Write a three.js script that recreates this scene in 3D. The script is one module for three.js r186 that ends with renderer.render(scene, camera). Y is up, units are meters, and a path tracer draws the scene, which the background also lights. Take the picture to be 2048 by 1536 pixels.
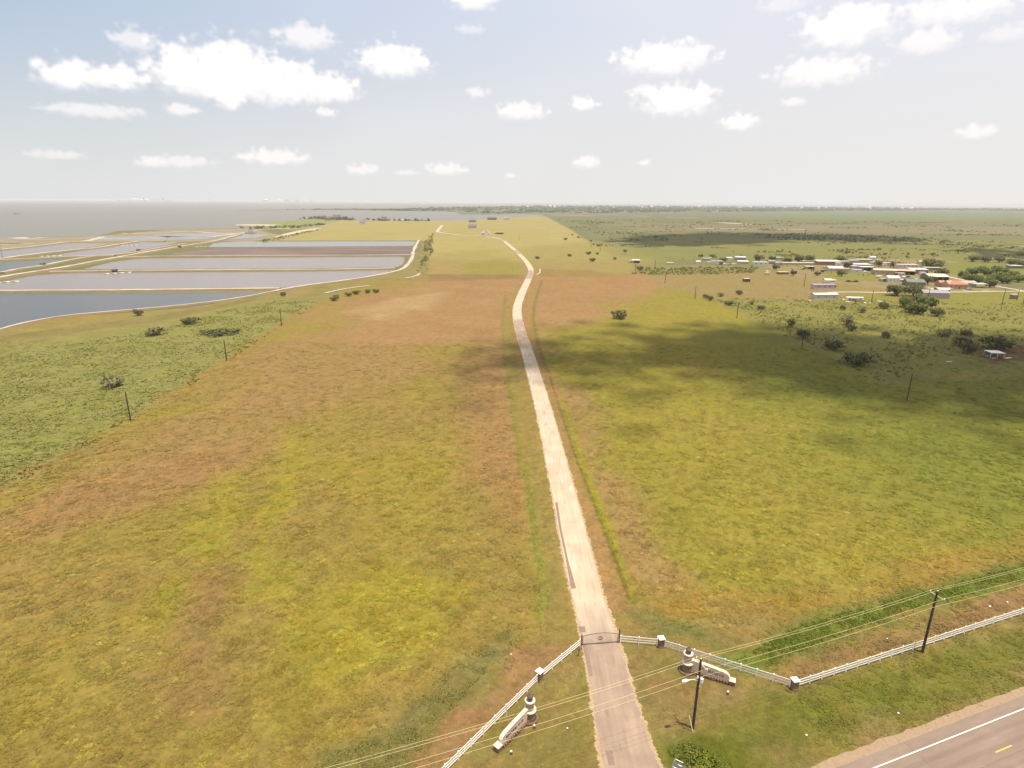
import * as THREE from 'three';
import { mergeGeometries } from 'three/addons/utils/BufferGeometryUtils.js';
import { RoundedBoxGeometry } from 'three/addons/geometries/RoundedBoxGeometry.js';

// ---------------------------------------------------------------- camera, sky, sun, exposure, haze
const EYE = 70, rad = Math.PI / 180;
const scene = new THREE.Scene();
const renderer = new THREE.WebGLRenderer({ antialias: true });
renderer.setSize(1024, 768);
renderer.toneMapping = THREE.LinearToneMapping;
renderer.toneMappingExposure = 1.88;
renderer.shadowMap.enabled = true;
const camera = new THREE.PerspectiveCamera(65.46, 4 / 3, 0.5, 250000);
camera.rotation.order = 'YXZ';
camera.position.set(0, EYE, 0);
camera.rotation.set(-16.963 * rad, 0, 0.36 * rad);

const sun = new THREE.DirectionalLight(new THREE.Color().setRGB(1, 0.92, 0.79), 3.3);
sun.position.set(170, 1000, 86);                       // a high, nearly overhead sun, a little right of and behind the drone
sun.castShadow = true;
sun.shadow.mapSize.set(4096, 4096);
Object.assign(sun.shadow.camera, { left: -900, right: 900, top: 900, bottom: -900, near: 1, far: 3000 });
scene.add(sun, sun.target);
scene.fog = new THREE.FogExp2(new THREE.Color().setRGB(0.92, 0.9, 0.9), 0.000055);

// ---------------------------------------------------------------- numbers: random, noise, colour
function rng(seed) { let s = seed >>> 0; return () => { s = (s + 0x6D2B79F5) >>> 0; let t = s; t = Math.imul(t ^ (t >>> 15), t | 1); t ^= t + Math.imul(t ^ (t >>> 7), t | 61); return ((t ^ (t >>> 14)) >>> 0) / 4294967296; }; }
const PERM = new Uint8Array(512); { const r = rng(7), a = [...Array(256).keys()]; for (let i = 255; i > 0; i--) { const j = Math.floor(r() * (i + 1)); [a[i], a[j]] = [a[j], a[i]]; } for (let i = 0; i < 512; i++) PERM[i] = a[i & 255]; }
const GX = new Float32Array(256), GY = new Float32Array(256); for (let i = 0; i < 256; i++) { GX[i] = Math.cos(i * 2.399963); GY[i] = Math.sin(i * 2.399963); }
function noise(x, y) {                                 // gradient noise, about -0.7 to 0.7
  const xi = Math.floor(x), yi = Math.floor(y), fx = x - xi, fy = y - yi, X = xi & 255, Y = yi & 255;
  const u = fx * fx * fx * (fx * (fx * 6 - 15) + 10), v = fy * fy * fy * (fy * (fy * 6 - 15) + 10);
  const a = PERM[PERM[X] + Y], b = PERM[PERM[X + 1] + Y], c = PERM[PERM[X] + Y + 1], d = PERM[PERM[X + 1] + Y + 1];
  const n0 = GX[a] * fx + GY[a] * fy, n1 = GX[b] * (fx - 1) + GY[b] * fy, n2 = GX[c] * fx + GY[c] * (fy - 1), n3 = GX[d] * (fx - 1) + GY[d] * (fy - 1);
  const p = n0 + (n1 - n0) * u, q = n2 + (n3 - n2) * u; return p + (q - p) * v;
}
const fbm = (x, y, o = 4) => { let s = 0, a = 0.5, t = 0; for (let i = 0; i < o; i++) { s += a * noise(x, y); t += a; a *= 0.5; x = x * 2.03 + 11.7; y = y * 2.03 - 5.3; } return s / t * 1.5; };
const clamp = (v, a = 0, b = 1) => v < a ? a : v > b ? b : v, sstep = (a, b, v) => { v = clamp((v - a) / (b - a)); return v * v * (3 - 2 * v); }, mix = (a, b, t) => a + (b - a) * t;
const lin = c => (c /= 255) <= 0.04045 ? c / 12.92 : Math.pow((c + 0.055) / 1.055, 2.4), toS = c => 255 * (c <= 0.0031308 ? c * 12.92 : 1.055 * Math.pow(c, 1 / 2.4) - 0.055);
const KG = 0.40;                                       // from a colour as the bright photograph shows it to a reflectance
const C = (r, g, b, k = KG) => [lin(r) * k, lin(g) * k, lin(b) * k];
const LUT = new Uint8Array(4097); for (let i = 0; i <= 4096; i++) LUT[i] = Math.round(clamp(toS((i / 4096) ** 2), 0, 255));
const enc = c => LUT[Math.round(Math.sqrt(clamp(c)) * 4096)];

// ---------------------------------------------------------------- the sky: air and clouds, as radiance all round
{
  const W = 3072, H = 1536, px = new Float32Array(W * H * 4), E0 = 1 / 1.81;
  const puffs = [];
  const add = (az, el, w, h, k = 1) => puffs.push({ az, el, w, h, k });
  // clouds over the bay and the coast: azimuth right of the view, elevation, width, height (degrees), thickness
  const seen = [[[-34.1, 8.2], 4.4, 2.6], [[-31.2, 8.4], 4.6, 2.2], [[-26.6, 9.2], 6.2, 4.4], [[-22.9, 9.5], 7.4, 5.4], [[-19.6, 8.7], 9.5, 4.4], [[-15.8, 8.7], 6, 3], [[-24.8, 8.4], 6, 3], [[-23.5, 7.5], 2.4, 2],
    [[-29.6, 11.0], 3.2, 2.2, .6], [[-17.2, 12.3], 5, 2.6, .7], [[-10.4, 10.9], 7, 3.4], [[-3.5, 15.6], 4.6, 2.2, .9], [[12.6, 11.1], 8.4, 3.4], [[26.1, 12.4], 6.6, 4], [[24.8, 9.6], 8, 2.8, .8], [[32.8, 12.8], 8.5, 2.6, .8], [[31.5, 11.0], 4.4, 2.2, .7],
    [[13.9, 8.0], 7.2, 3.2, 1.1], [[19.2, 6.3], 3.1, 1.7], [[6.0, 8.0], 2.4, 1.5], [[0.6, 7.4], 5, 1.8, .8], [[-3.2, 8.9], 2, 1.1, .6], [[-32.9, 6.1], 7, 1.3, .6], [[-27.2, 6.6], 2.4, 1.2, .7], [[-16.2, 7.0], 2, 1, .7],
    [[-35.7, 3.0], 4.4, .8, .7], [[-20.7, 3.3], 6.2, 1.7], [[-27.7, 2.8], 5.4, 1.2, .8], [[-29.8, 2.7], 2.2, 1.1], [[-13.4, 2.5], 3.2, 1.2, .9], [[-6.2, 2.6], 3.6, 1.4], [[-9.7, 2.4], 2.4, .6, .8], [[6.5, 3.3], 2.8, 1.4, .9], [[11.6, 3.3], 1.2, .6], [[35.6, 4.9], 3, 1.2, .7], [[-0.3, 2.2], 1.2, .5], [[11.3, 9.0], 2.6, 1.1, .7], [[23.1, 7.7], 2, .9, .6], [[-3.8, 13.6], 2.6, 1, .4], [[21.3, 14.4], 4, 1.4, .4], [[36.2, 11.0], 3.4, 1.4, .4]];
  for (const [[az, el], w, h, k] of seen) add(az, el, w, h, k);
  const r = rng(91);
  for (let i = 0; i < 330; i++) {                      // the same kind of sky goes on all round and overhead
    const el = 1.5 + 62 * r() ** 1.8, az = -180 + 360 * r(), s = 1.2 + el * 0.28;
    const w = s * (1.5 + 2.2 * r()), h = s * (0.6 + 0.6 * r()), k = 0.5 + 0.6 * r();
    if (Math.abs(az) < 46 + w && el < 17 + h) continue;
    add(az, el, w / Math.cos(el * rad), h, k);
  }
  const rows = new Float32Array(W * H);                // cloud cover
  for (const p of puffs) {
    const c0 = Math.floor(((p.az - p.w) - 90 + 180) / 360 * W), c1 = Math.ceil(((p.az + p.w) - 90 + 180) / 360 * W);
    const r0 = Math.max(0, Math.floor((p.el - p.h + 90) / 180 * H)), r1 = Math.min(H - 1, Math.ceil((p.el + p.h + 90) / 180 * H));
    for (let j = r0; j <= r1; j++) for (let i = c0; i <= c1; i++) {
      const az = i / W * 360 - 90, el = (j + 0.5) / H * 180 - 90, u = (az - p.az) / (p.w * 0.5), v0 = (el - p.el) / (p.h * 0.5), v = v0 < 0 ? v0 * 1.55 : v0;
      const d = u * u + v * v; if (d > 3) continue;
      const f = 2.6 / p.h ** 0.6, n = fbm(az * f * 0.8 + p.el * 3, el * f * 1.0 + p.az, 5) * 0.60, wisp = fbm(az * 2.2, el * 3.4, 3) * 0.16;
      const a = p.k * sstep(0.0, v0 > 0 ? 0.42 : 0.75, 1 - Math.sqrt(d) * 0.76 + n * (v0 < 0 ? 0.6 : 1) + wisp - 0.14), at = j * W + ((i % W) + W) % W;
      if (a > 0) rows[at] = 1 - (1 - rows[at]) * (1 - Math.min(1, a));
    }
  }
  for (let j = 0; j < H; j++) for (let i = 0; i < W; i++) {
    const el = Math.max(0, (j + 0.5) / H * 180 - 90), az = ((i + 0.5) / W * 360 - 90 + 540) % 360 - 180, k = (j * W + i) * 4;
    let cr, cg, cb;
    if (j < H / 2) { cr = lin(222); cg = lin(219); cb = lin(214); }
    else {
      const cool = Math.min(1, 1.45 * (0.5 + 0.5 * Math.cos((az + 100) * rad)) ** 2), t = sstep(0, 1, el / 17), tt = sstep(12, 75, el);
      const veil = 0.30 * sstep(-0.25, 0.55, el < 60 ? fbm(az * 0.045 + 3, el * 0.11 - az * 0.018, 3) : 0) * (1 - cool * 0.6);
      const h = [mix(234, 216, cool), mix(231, 219, cool), mix(228, 218, cool)], m = [mix(229, 160, cool), mix(231, 184, cool), mix(241, 213, cool)], z = [122, 164, 218];
      cr = lin(mix(mix(h[0], m[0], t), z[0], tt)); cg = lin(mix(mix(h[1], m[1], t), z[1], tt)); cb = lin(mix(mix(h[2], m[2], t), z[2], tt));
      cr = mix(cr, 0.83, veil); cg = mix(cg, 0.82, veil); cb = mix(cb, 0.84, veil);
      const a = rows[j * W + i] * (0.45 + 0.55 * sstep(0, 7, el));
      cr = mix(cr, 1.06, a); cg = mix(cg, 1.01, a); cb = mix(cb, 0.985, a);
    }
    px[k] = cr * E0; px[k + 1] = cg * E0; px[k + 2] = cb * E0; px[k + 3] = 1;
  }
  const sky = new THREE.DataTexture(px, W, H, THREE.RGBAFormat, THREE.FloatType);
  sky.mapping = THREE.EquirectangularReflectionMapping; sky.magFilter = sky.minFilter = THREE.LinearFilter; sky.needsUpdate = true;
  scene.background = sky; scene.environment = sky;
}

// ---------------------------------------------------------------- how objects are made, named and described
const taken = new Map();
function numbered(n) { n = n.replace(/_\d{3}$/, ''); const k = taken.get(n) || 0; taken.set(n, k + 1); return k ? n + '_' + String(k).padStart(3, '0') : n; }
function mesh(name, geo, mat, parent) { const m = new THREE.Mesh(geo, mat); m.castShadow = m.receiveShadow = true; m.name = parent ? name : numbered(name); (parent || scene).add(m); return m; }
function tag(o, label, category, group) { o.userData.label = label; o.userData.category = category; if (group) o.userData.group = group; return o; }
function thing(name, label, category, x, z, turn = 0, group, y = 0) { const g = new THREE.Group(); g.name = numbered(name); g.position.set(x, y, z); g.rotation.y = turn; scene.add(g); return tag(g, label, category, group); }
function struct(name, geo, mat, label) { const m = mesh(name, geo, mat); m.userData.kind = 'structure'; if (label) m.userData.label = label; return m; }
function copyOf(o, x, z, turn, label, s, y) { const c = o.clone(); c.name = numbered(o.name); scene.add(c); c.position.set(x, y ?? o.position.y, z); c.rotation.y = turn; if (label) c.userData = { ...o.userData, label }; if (s) c.scale.set(...s); return c; }
const STD = (r, g, b, rough = 0.9, more = {}) => new THREE.MeshStandardMaterial({ color: new THREE.Color().setRGB(r, g, b), roughness: rough, ...more });
function box(w, h, d, x = 0, y = 0, z = 0, ry = 0) { const g = new THREE.BoxGeometry(w, h, d); if (ry) g.rotateY(ry); return g.translate(x, y, z); }
const cyl = (r0, r1, h, x = 0, y = 0, z = 0, n = 16) => new THREE.CylinderGeometry(r0, r1, h, n).translate(x, y, z);
function bar(a, b, r, n = 6) { const A = new THREE.Vector3(...a), B = new THREE.Vector3(...b), d = B.clone().sub(A), g = new THREE.CylinderGeometry(r, r, d.length(), n); g.applyQuaternion(new THREE.Quaternion().setFromUnitVectors(new THREE.Vector3(0, 1, 0), d.normalize())); return g.translate((A.x + B.x) / 2, (A.y + B.y) / 2, (A.z + B.z) / 2); }
const merge = a => mergeGeometries(a.map(g => { const q = g.index ? g.toNonIndexed() : g; for (const k of Object.keys(q.attributes)) if (!['position', 'normal', 'uv'].includes(k)) q.deleteAttribute(k); return q; }));
function texture(w, h, fn, srgb = true) {
  const d = new Uint8Array(w * h * 4), o = [0, 0, 0];
  for (let j = 0; j < h; j++) for (let i = 0; i < w; i++) { fn((i + 0.5) / w, (j + 0.5) / h, o); const k = (j * w + i) * 4; if (srgb) { d[k] = enc(o[0]); d[k + 1] = enc(o[1]); d[k + 2] = enc(o[2]); } else { d[k] = d[k + 1] = d[k + 2] = clamp(o[0]) * 255; } d[k + 3] = 255; }
  const t = new THREE.DataTexture(d, w, h); t.magFilter = THREE.LinearFilter; t.minFilter = THREE.LinearMipmapLinearFilter; t.generateMipmaps = true; if (srgb) t.colorSpace = THREE.SRGBColorSpace; t.needsUpdate = true; return t;
}

// ---------------------------------------------------------------- what grows where: the land's own colours, in metres
function bounds(p) { let a = 1e9, b = -1e9, c = 1e9, d = -1e9; for (const [x, z] of p) { a = Math.min(a, x); b = Math.max(b, x); c = Math.min(c, z); d = Math.max(d, z); } return [a, b, c, d]; }
function signed(p, x, z) {                             // metres inside (negative) or outside an outline
  let best = 1e18, inside = false;
  for (let i = 0, j = p.length - 1; i < p.length; j = i++) {
    const ax = p[j][0], az = p[j][1], bx = p[i][0], bz = p[i][1], ex = bx - ax, ez = bz - az, wx = x - ax, wz = z - az, t = clamp((wx * ex + wz * ez) / (ex * ex + ez * ez || 1)), dx = wx - ex * t, dz = wz - ez * t, q = dx * dx + dz * dz;
    if (q < best) best = q;
    if ((az > z) !== (bz > z) && x < (bx - ax) * (z - az) / (bz - az) + ax) inside = !inside;
  }
  best = Math.sqrt(best); return inside ? -best : best;
}
const LAND = [];
// an outline, how soft and how ragged its edge is, the colours of what grows in it, the size of their patches
const grow = (p, soft, rag, size, colours, k = 1) => LAND.push({ p, b: bounds(p), soft, rag, size, c: colours.map(c => C(...c)), k });
const tan = [184, 150, 90], yel = [180, 163, 52], red = [188, 143, 98], grn = [148, 148, 60];
grow([[-63.4, -20.0], [-566.6, -346.5], [-369.7, -429.2], [-240.6, -550.8], [-115.4, -618.4], [143.8, -632.8], [335.2, -457.4], [610.7, -385.5], [63.2, -20.5]], 6, 8, 40, [[172, 150, 84], [166, 150, 78], [178, 152, 90]]);
grow([[153, -3230], [879, -2914], [2556, -2952], [3831, -2838], [11160, -8309], [7421, -11960], [4613, -12143], [-199, -9446], [-1020, -6161], [-1577, -5081], [-1910, -4348], [-434, -4274], [-323, -3608]], 60, 60, 420, [[142, 146, 106], [118, 128, 88], [150, 148, 112], [160, 150, 118]]);
grow([[1535, -4204], [2700, -5475], [3365, -4790], [4550, -4441], [3272, -3188], [1529, -2813], [1175, -3076]], 80, 60, 300, [[132, 148, 98], [146, 152, 108]]);
grow([[381, -2201], [836, -2181], [1487, -2105], [2193, -1972], [1600, -1433], [625, -1626], [287, -1580]], 40, 40, 200, [[164, 150, 116], [150, 146, 104]]);
grow([[98.0, -679.8], [149.2, -891.1], [334.3, -1351.9], [682.8, -1244.0], [1068, -1283], [932.6, -826.4], [680.4, -597.0], [554.1, -655.6], [528.9, -734.3], [392.3, -776.3], [244.3, -794.0]], 20, 20, 90, [[152, 150, 84], [143, 145, 77], [159, 152, 88]]);
grow([[-1311, -928], [-1092.3, -1008.0], [-939.1, -1122.4], [-831.5, -1236.6], [-837, -1481], [-690, -1617], [-491.1, -1295.7], [-453.8, -1056.9], [-521.7, -1091.3], [-624.5, -1053.6], [-729.2, -866.9], [-816.4, -748.1], [-961.5, -674.8]], 6, 8, 60, [[196, 176, 148], [172, 160, 126], [186, 170, 138]]);
grow([[-838, -1844], [-844, -2241], [-809, -2597], [-636, -2414], [-551, -2028], [-555, -1774], [-510, -1473], [-629, -1596]], 8, 8, 60, [[172, 172, 108], [150, 156, 92], [184, 180, 116]]);
grow([[-838, -1844], [-814, -1912], [-711, -1866], [-666, -1720], [-755, -1706]], 4, 3, 60, [[232, 216, 190]], 1);
grow([[166, -3233], [155, -1679], [137.4, -1024.0], [129.2, -681.7], [117.3, -631.3], [29.3, -650.2], [21.7, -702.8], [7.6, -625.3], [-88.2, -606.6], [-168.3, -1141.5], [-428.3, -1115.1], [-427.0, -1033.6], [-496.2, -1295.1], [-555, -1774], [-638, -2284], [-583, -2359], [-352, -2344], [-175, -2381], [-62, -2961]], 5, 6, 75, [[200, 184, 112], [186, 168, 98], [192, 181, 102], [202, 182, 118]]);
grow([[54.6, -1040.7], [159.9, -1159.5], [175.0, -775.3], [136.9, -601.6], [17.1, -595.3], [14.4, -714.0], [3.3, -926.5]], 45, 20, 30, [[182, 168, 94], [172, 160, 88], [186, 168, 98]], .9);
grow([[-125.3, -869.8], [-19.4, -924.6], [7.6, -625.3], [-88.2, -606.6]], 30, 20, 30, [[188, 172, 98], [178, 162, 90]], .85);
grow([[-111.1, -769.6], [8.9, -750.9], [140.3, -759.6], [127.5, -569.3], [6.6, -541.6], [-114.1, -516.0], [-107.8, -667.5]], 38, 20, 26, [[182, 158, 94], [174, 152, 86], [180, 150, 92]], .65);
grow([[-58.8, -709.4], [-16.2, -769.2], [11.6, -719.8], [9.9, -607.6], [-47.4, -600.2]], 10, 8, 30, [[166, 154, 74], [176, 160, 80]]);
grow([[-205.2, -409.5], [-166.9, -519.9], [-124.5, -587.8], [-115.4, -755.7], [-166.2, -1126.9], [-150.7, -1128.4], [-106.2, -756.4], [-84.2, -606.8], [-129.6, -476.8], [-140.2, -433.7], [-164.1, -419.5]], 4, 4, 25, [[168, 150, 88], [150, 142, 78], [178, 158, 96]]);
grow([[-143.4, -104.7], [-131.8, -139.6], [-128.7, -188.2], [-134.7, -271.6], [-140.3, -357.4], [-141.7, -438.3], [-172.4, -441.8], [-197.7, -393.8], [-202.7, -343.1], [-243.5, -275.6], [-276.1, -220.9]], 3, 4, 22, [[164, 158, 86], [155, 152, 80], [170, 160, 102], [160, 160, 78]]);
grow([[-273.9, -219.0], [-243.5, -275.6], [-202.7, -343.1], [-194.7, -401.7], [-171.5, -439.5], [-210.3, -435.6], [-243.0, -370.4], [-278.8, -318.6], [-315.4, -255.3]], 2.5, 3, 14, [[166, 157, 86], [157, 149, 80], [174, 162, 92]]);
grow([[-297.4, -239.6], [-259.5, -295.1], [-211.1, -358.3], [-187.0, -441.2], [-191.9, -453.2], [-226.6, -369.3], [-272.7, -311.2], [-312.6, -252.9]], 1.5, 2, 18, [[150, 134, 78], [166, 148, 88]]);
grow([[-132.4, -95.1], [-126.2, -132.9], [-125.8, -183.5], [-130.5, -262.5], [-135.8, -345.3], [-138.2, -427.0], [-139.6, -514.8], [-85.2, -585.8], [7.2, -590.6], [1.1, -444.0], [-4.6, -365.1], [-2.2, -267.5], [2.5, -162.8], [4.3, -120.1], [6.1, -93.5], [4.7, -86.7], [-5.8, -80.6], [-13.9, -70.3], [-21.5, -62.6], [-26.5, -57.5], [-53.1, -43.8], [-73.8, -43.7]], 2, 3, 34, [[175, 150, 78], [168, 148, 72], [177, 144, 86], [174, 158, 64], [164, 143, 74]]);
grow([[-81.1, -149.5], [-75.6, -149.6], [-62.7, -128.6], [-56.1, -105.6], [-57.9, -98.9], [-62.6, -100.5], [-59.4, -86.1], [-62.7, -87.4], [-68.1, -109.2], [-75.9, -130.9]], 5, 5, 10, [[178, 164, 56], [166, 158, 56]], .7);
grow([[-73.8, -177.7], [-69.0, -182.2], [-57.1, -151.5], [-54.0, -131.2], [-49.7, -107.5], [-43.3, -96.0], [-48.3, -94.4], [-55.9, -107.4], [-61.0, -136.4]], 5, 5, 10, [[182, 168, 54], [170, 162, 54]], .7);
grow([[-117.4, -181.4], [-117.5, -294.6], [-79.7, -354.7], [-36.9, -348.4], [-45.8, -234.1], [-67.3, -186.9], [-75.0, -151.2], [-94.0, -130.7], [-115.5, -125.5]], 14, 14, 22, [[186, 148, 98], [178, 148, 86], [182, 144, 94]], .7);
grow([[-23.3, -286.4], [-1.1, -297.8], [3.5, -179.0], [4.2, -137.3], [-8.4, -145.8], [-16.4, -197.9]], 8, 8, 18, [[190, 148, 100], [182, 144, 92]], .75);
grow([[-53.0, -151.5], [-18.1, -162.5], [-8.3, -142.8], [-13.6, -117.8], [-36.4, -119.6]], 9, 9, 16, [[176, 160, 58], [180, 156, 70]], .6);
grow([[-35.8, -96.0], [-26.7, -106.0], [-8.4, -93.4], [-10.0, -81.7], [-22.5, -72.1], [-30.8, -70.2], [-37.9, -81.5]], 6, 8, 9, [[182, 168, 52], [172, 160, 54], [180, 158, 66]], .75);
grow([[-64.3, -103.8], [-55.8, -100.5], [-45.0, -82.6], [-43.0, -68.3], [-47.8, -66.5], [-54.8, -73.8], [-57.5, -87.4]], 5, 6, 12, [[172, 138, 84], [164, 132, 84]], .75);
grow([[-113.7, -141.3], [-88.2, -161.4], [-73.6, -148.0], [-86.5, -128.3], [-103.1, -112.6], [-112.8, -116.6]], 9, 9, 14, [[184, 142, 92], [178, 138, 88]], .7);
grow([[-13.4, -178.7], [1.1, -209.3], [3.8, -143.0], [4.3, -120.1], [-2.7, -126.9], [-9.6, -142.8]], 6, 6, 16, [[186, 146, 92], [180, 142, 86]], .8);
grow([[25.2, -612.8], [117.3, -631.3], [149.0, -449.9], [155.3, -370.4], [148.9, -253.8], [148.8, -231.3], [289.5, -241.5], [146.6, -111.6], [106.5, -108.3], [72.9, -95.6], [51.5, -89.8], [28.9, -88.2], [22.0, -92.9], [21.5, -104.7], [18.7, -163.1], [15.0, -287.4], [13.8, -444.5]], 2, 3, 30, [[174, 160, 62], [167, 155, 62], [176, 156, 76], [160, 152, 62]]);
grow([[124.6, -353.5], [423.1, -363.1], [146.6, -111.6], [112.1, -115.1], [94.6, -130.6], [92.4, -172.1], [98.5, -237.3]], 30, 16, 26, [[144, 146, 58], [154, 149, 60], [136, 140, 58]]);
grow([[14.8, -250.7], [29.6, -215.8], [26.8, -152.7], [32.9, -132.4], [30.8, -112.2], [34.4, -95.2], [22.0, -92.9], [21.5, -104.7], [18.7, -163.1]], 6, 5, 16, [[182, 152, 90], [174, 146, 84], [186, 150, 98]]);
grow([[23.6, -101.4], [37.0, -94.5], [54.1, -95.4], [77.9, -103.6], [113.7, -117.2], [171.5, -134.2], [144.5, -109.7], [105.0, -106.5], [72.4, -94.9], [50.9, -88.4], [28.1, -85.4]], 6, 6, 14, [[182, 148, 72], [176, 146, 80], [176, 150, 64]]);
grow([[-117.9, -361.3], [-118.6, -434.6], [-80.4, -551.5], [9.7, -594.9], [17.6, -612.4], [140.8, -619.1], [135.9, -518.0], [82.3, -435.6], [48.2, -366.9], [19.0, -342.8], [4.0, -297.9], [-3.2, -258.6], [-31.7, -296.9], [-67.2, -295.9]], 20, 18, 34, [[190, 148, 102], [192, 156, 104], [180, 136, 94], [182, 148, 90]]);
grow([[-109.6, -387.6], [-85.4, -452.6], [-58.2, -479.9], [-59.6, -430.1], [-81.4, -362.6]], 12, 12, 16, [[208, 178, 124], [196, 160, 108]], .8);
grow([[-88.2, -606.6], [7.4, -607.5], [9.9, -578.7], [-30.5, -561.4], [-75.8, -551.8]], 4, 5, 20, [[158, 128, 78], [172, 142, 86]]);
grow([[27.0, -660.0], [83.5, -653.3], [106.8, -600.0], [50.4, -580.8], [26.0, -595.7]], 4, 5, 20, [[166, 142, 78], [178, 146, 88]]);
grow([[149.0, -449.9], [249.1, -484.8], [335.2, -457.4], [535.6, -465.4], [311.9, -261.8], [149.7, -232.7], [149.8, -255.5], [154.0, -367.1]], 5, 7, 24, [[160, 154, 86], [142, 140, 76], [172, 162, 78], [150, 148, 80]]);
grow([[135.6, -618.8], [235.7, -672.2], [326.8, -643.0], [364.1, -573.6], [316.8, -496.1], [215.9, -447.8], [155.4, -470.2], [133.9, -527.5]], 6, 6, 24, [[172, 151, 94], [178, 151, 96], [166, 150, 86]]);
grow([[139.5, -721.9], [208.8, -714.4], [276.7, -707.1], [352.4, -695.0], [326.8, -643.0], [240.0, -638.1], [140.8, -619.1]], 4, 4, 18, [[156, 146, 86], [164, 154, 92]]);
grow([[300.6, -770.2], [583.7, -832.1], [526.9, -654.1], [418.7, -515.3], [359.5, -498.0], [285.4, -558.7], [283.2, -640.5]], 4, 5, 14, [[176, 156, 110], [160, 148, 92], [188, 166, 120]]);
grow([[337.2, -653.1], [400.6, -633.2], [354.3, -573.1], [295.8, -570.2]], 3, 3, 14, [[166, 158, 82], [156, 152, 76]]);
grow([[266.9, -480.1], [355.2, -497.8], [629.4, -550.6], [503.5, -436.1], [305.1, -424.4], [311.6, -456.4], [244.2, -430.7]], 3, 3, 18, [[166, 156, 76], [158, 152, 70]]);
grow([[543.2, -772.8], [576.5, -749.4], [593.6, -703.9], [757.2, -666.8], [629.4, -550.6], [473.5, -557.1], [460.5, -636.4]], 4, 5, 14, [[144, 148, 68], [156, 156, 76]]);
grow([[234.3, -293.2], [267.4, -305.1], [264.4, -285.7], [240.1, -271.6], [222.9, -268.5], [223.8, -280.7]], 3, 4, 10, [[150, 116, 84], [136, 116, 72]]);
grow([[6.9, -563.2], [0.4, -401.0], [1.4, -287.1], [5.1, -221.6], [7.9, -170.7], [9.8, -127.1], [11.6, -90.7], [11.5, -81.9], [7.4, -81.9], [6.3, -93.5], [4.3, -120.1], [1.9, -162.8], [-1.2, -235.1], [-4.8, -335.0], [-1.1, -443.9]], 1, 1, 9, [[172, 150, 80], [164, 146, 74], [180, 154, 84]]);
grow([[21.3, -603.9], [9.2, -401.3], [8.8, -287.3], [12.9, -221.8], [14.9, -170.8], [15.9, -122.5], [17.3, -90.1], [21.5, -90.2], [21.5, -104.7], [19.8, -149.4], [17.1, -221.9], [15.2, -298.2], [14.6, -401.5], [26.5, -583.6]], 1, 1, 9, [[184, 152, 92], [176, 150, 82], [190, 146, 98]]);
grow([[3.2, -152.4], [4.6, -152.4], [6.0, -118.0], [7.4, -93.5], [6.5, -87.4], [3.6, -88.0], [5.3, -96.5], [4.2, -118.0]], 1.2, 1.5, 5, [[158, 155, 68], [150, 151, 70], [168, 158, 72]]);
grow([[17.8, -209.6], [18.9, -209.6], [20.5, -152.6], [22.7, -120.3], [22.9, -96.6], [22.1, -93.2], [21.1, -108.3], [19.8, -128.4], [18.7, -163.1]], .7, .8, 5, [[176, 168, 56], [186, 174, 58], [160, 154, 58]]);
grow([[-26.8, -56.8], [-21.5, -62.8], [-14.0, -70.9], [-5.8, -80.8], [-0.5, -85.1], [2.0, -80.7], [-4.5, -71.8], [-9.6, -64.3], [-14.3, -56.9]], 2.5, 3.5, 6, [[158, 142, 80], [128, 132, 76], [168, 142, 86], [146, 138, 70]]);
grow([[-14.2, -56.3], [-9.6, -64.3], [-4.5, -71.8], [2.0, -80.7], [7.4, -82.4], [11.5, -81.9], [4.6, -74.2], [-7.7, -59.3], [-9.3, -56.3]], 1.5, 2, 5, [[180, 142, 92], [170, 138, 84], [188, 146, 102]]);
grow([[-9.8, -55.6], [4.6, -74.2], [11.5, -81.9], [11.6, -70.5], [11.8, -55.8]], .8, 1, 7, [[162, 146, 78], [176, 146, 92], [150, 144, 70], [164, 142, 82]]);
grow([[17.8, -82.5], [24.7, -81.7], [42.6, -72.8], [91.9, -90.4], [144.5, -109.7], [115.0, -82.8], [77.4, -72.7], [40.0, -59.2], [18.0, -55.8], [18.0, -68.7]], .8, 1, 8, [[160, 144, 80], [150, 140, 70], [174, 144, 94], [160, 140, 84]]);
grow([[20.1, -77.5], [29.4, -70.6], [39.0, -68.9], [33.1, -64.6], [26.9, -67.1], [20.6, -70.6]], 2, 3, 4, [[176, 140, 92], [156, 138, 78]], .7);
grow([[19.4, -62.2], [34.9, -69.6], [58.2, -78.4], [88.2, -86.0], [131.4, -97.7], [118.8, -86.2], [80.4, -76.4], [51.7, -67.1], [35.8, -61.4], [20.2, -57.2]], 3.5, 3, 7, [[136, 134, 56], [146, 140, 62], [126, 128, 52]]);
grow([[21.8, -91.5], [33.2, -88.3], [51.2, -89.1], [72.9, -95.6], [105.8, -107.4], [171.5, -134.2], [144.1, -109.3], [91.9, -90.4], [42.9, -73.6], [24.8, -82.0], [17.8, -82.5]], 2, 3, 7, [[168, 145, 82], [157, 140, 80], [174, 146, 86]]);
grow([[20.9, -90.1], [25.2, -91.6], [34.1, -85.5], [37.2, -79.8], [31.4, -82.1], [24.0, -86.2]], 2, 2.5, 5, [[154, 142, 78], [142, 136, 74]]);
grow([[34.3, -78.5], [50.9, -88.4], [68.3, -94.1], [105.0, -106.5], [163.2, -126.6], [149.9, -114.5], [99.5, -99.7], [69.4, -89.9], [51.3, -82.2], [41.0, -77.1]], 2.5, 2.5, 6, [[122, 138, 50], [134, 142, 56], [128, 134, 64]]);
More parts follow.
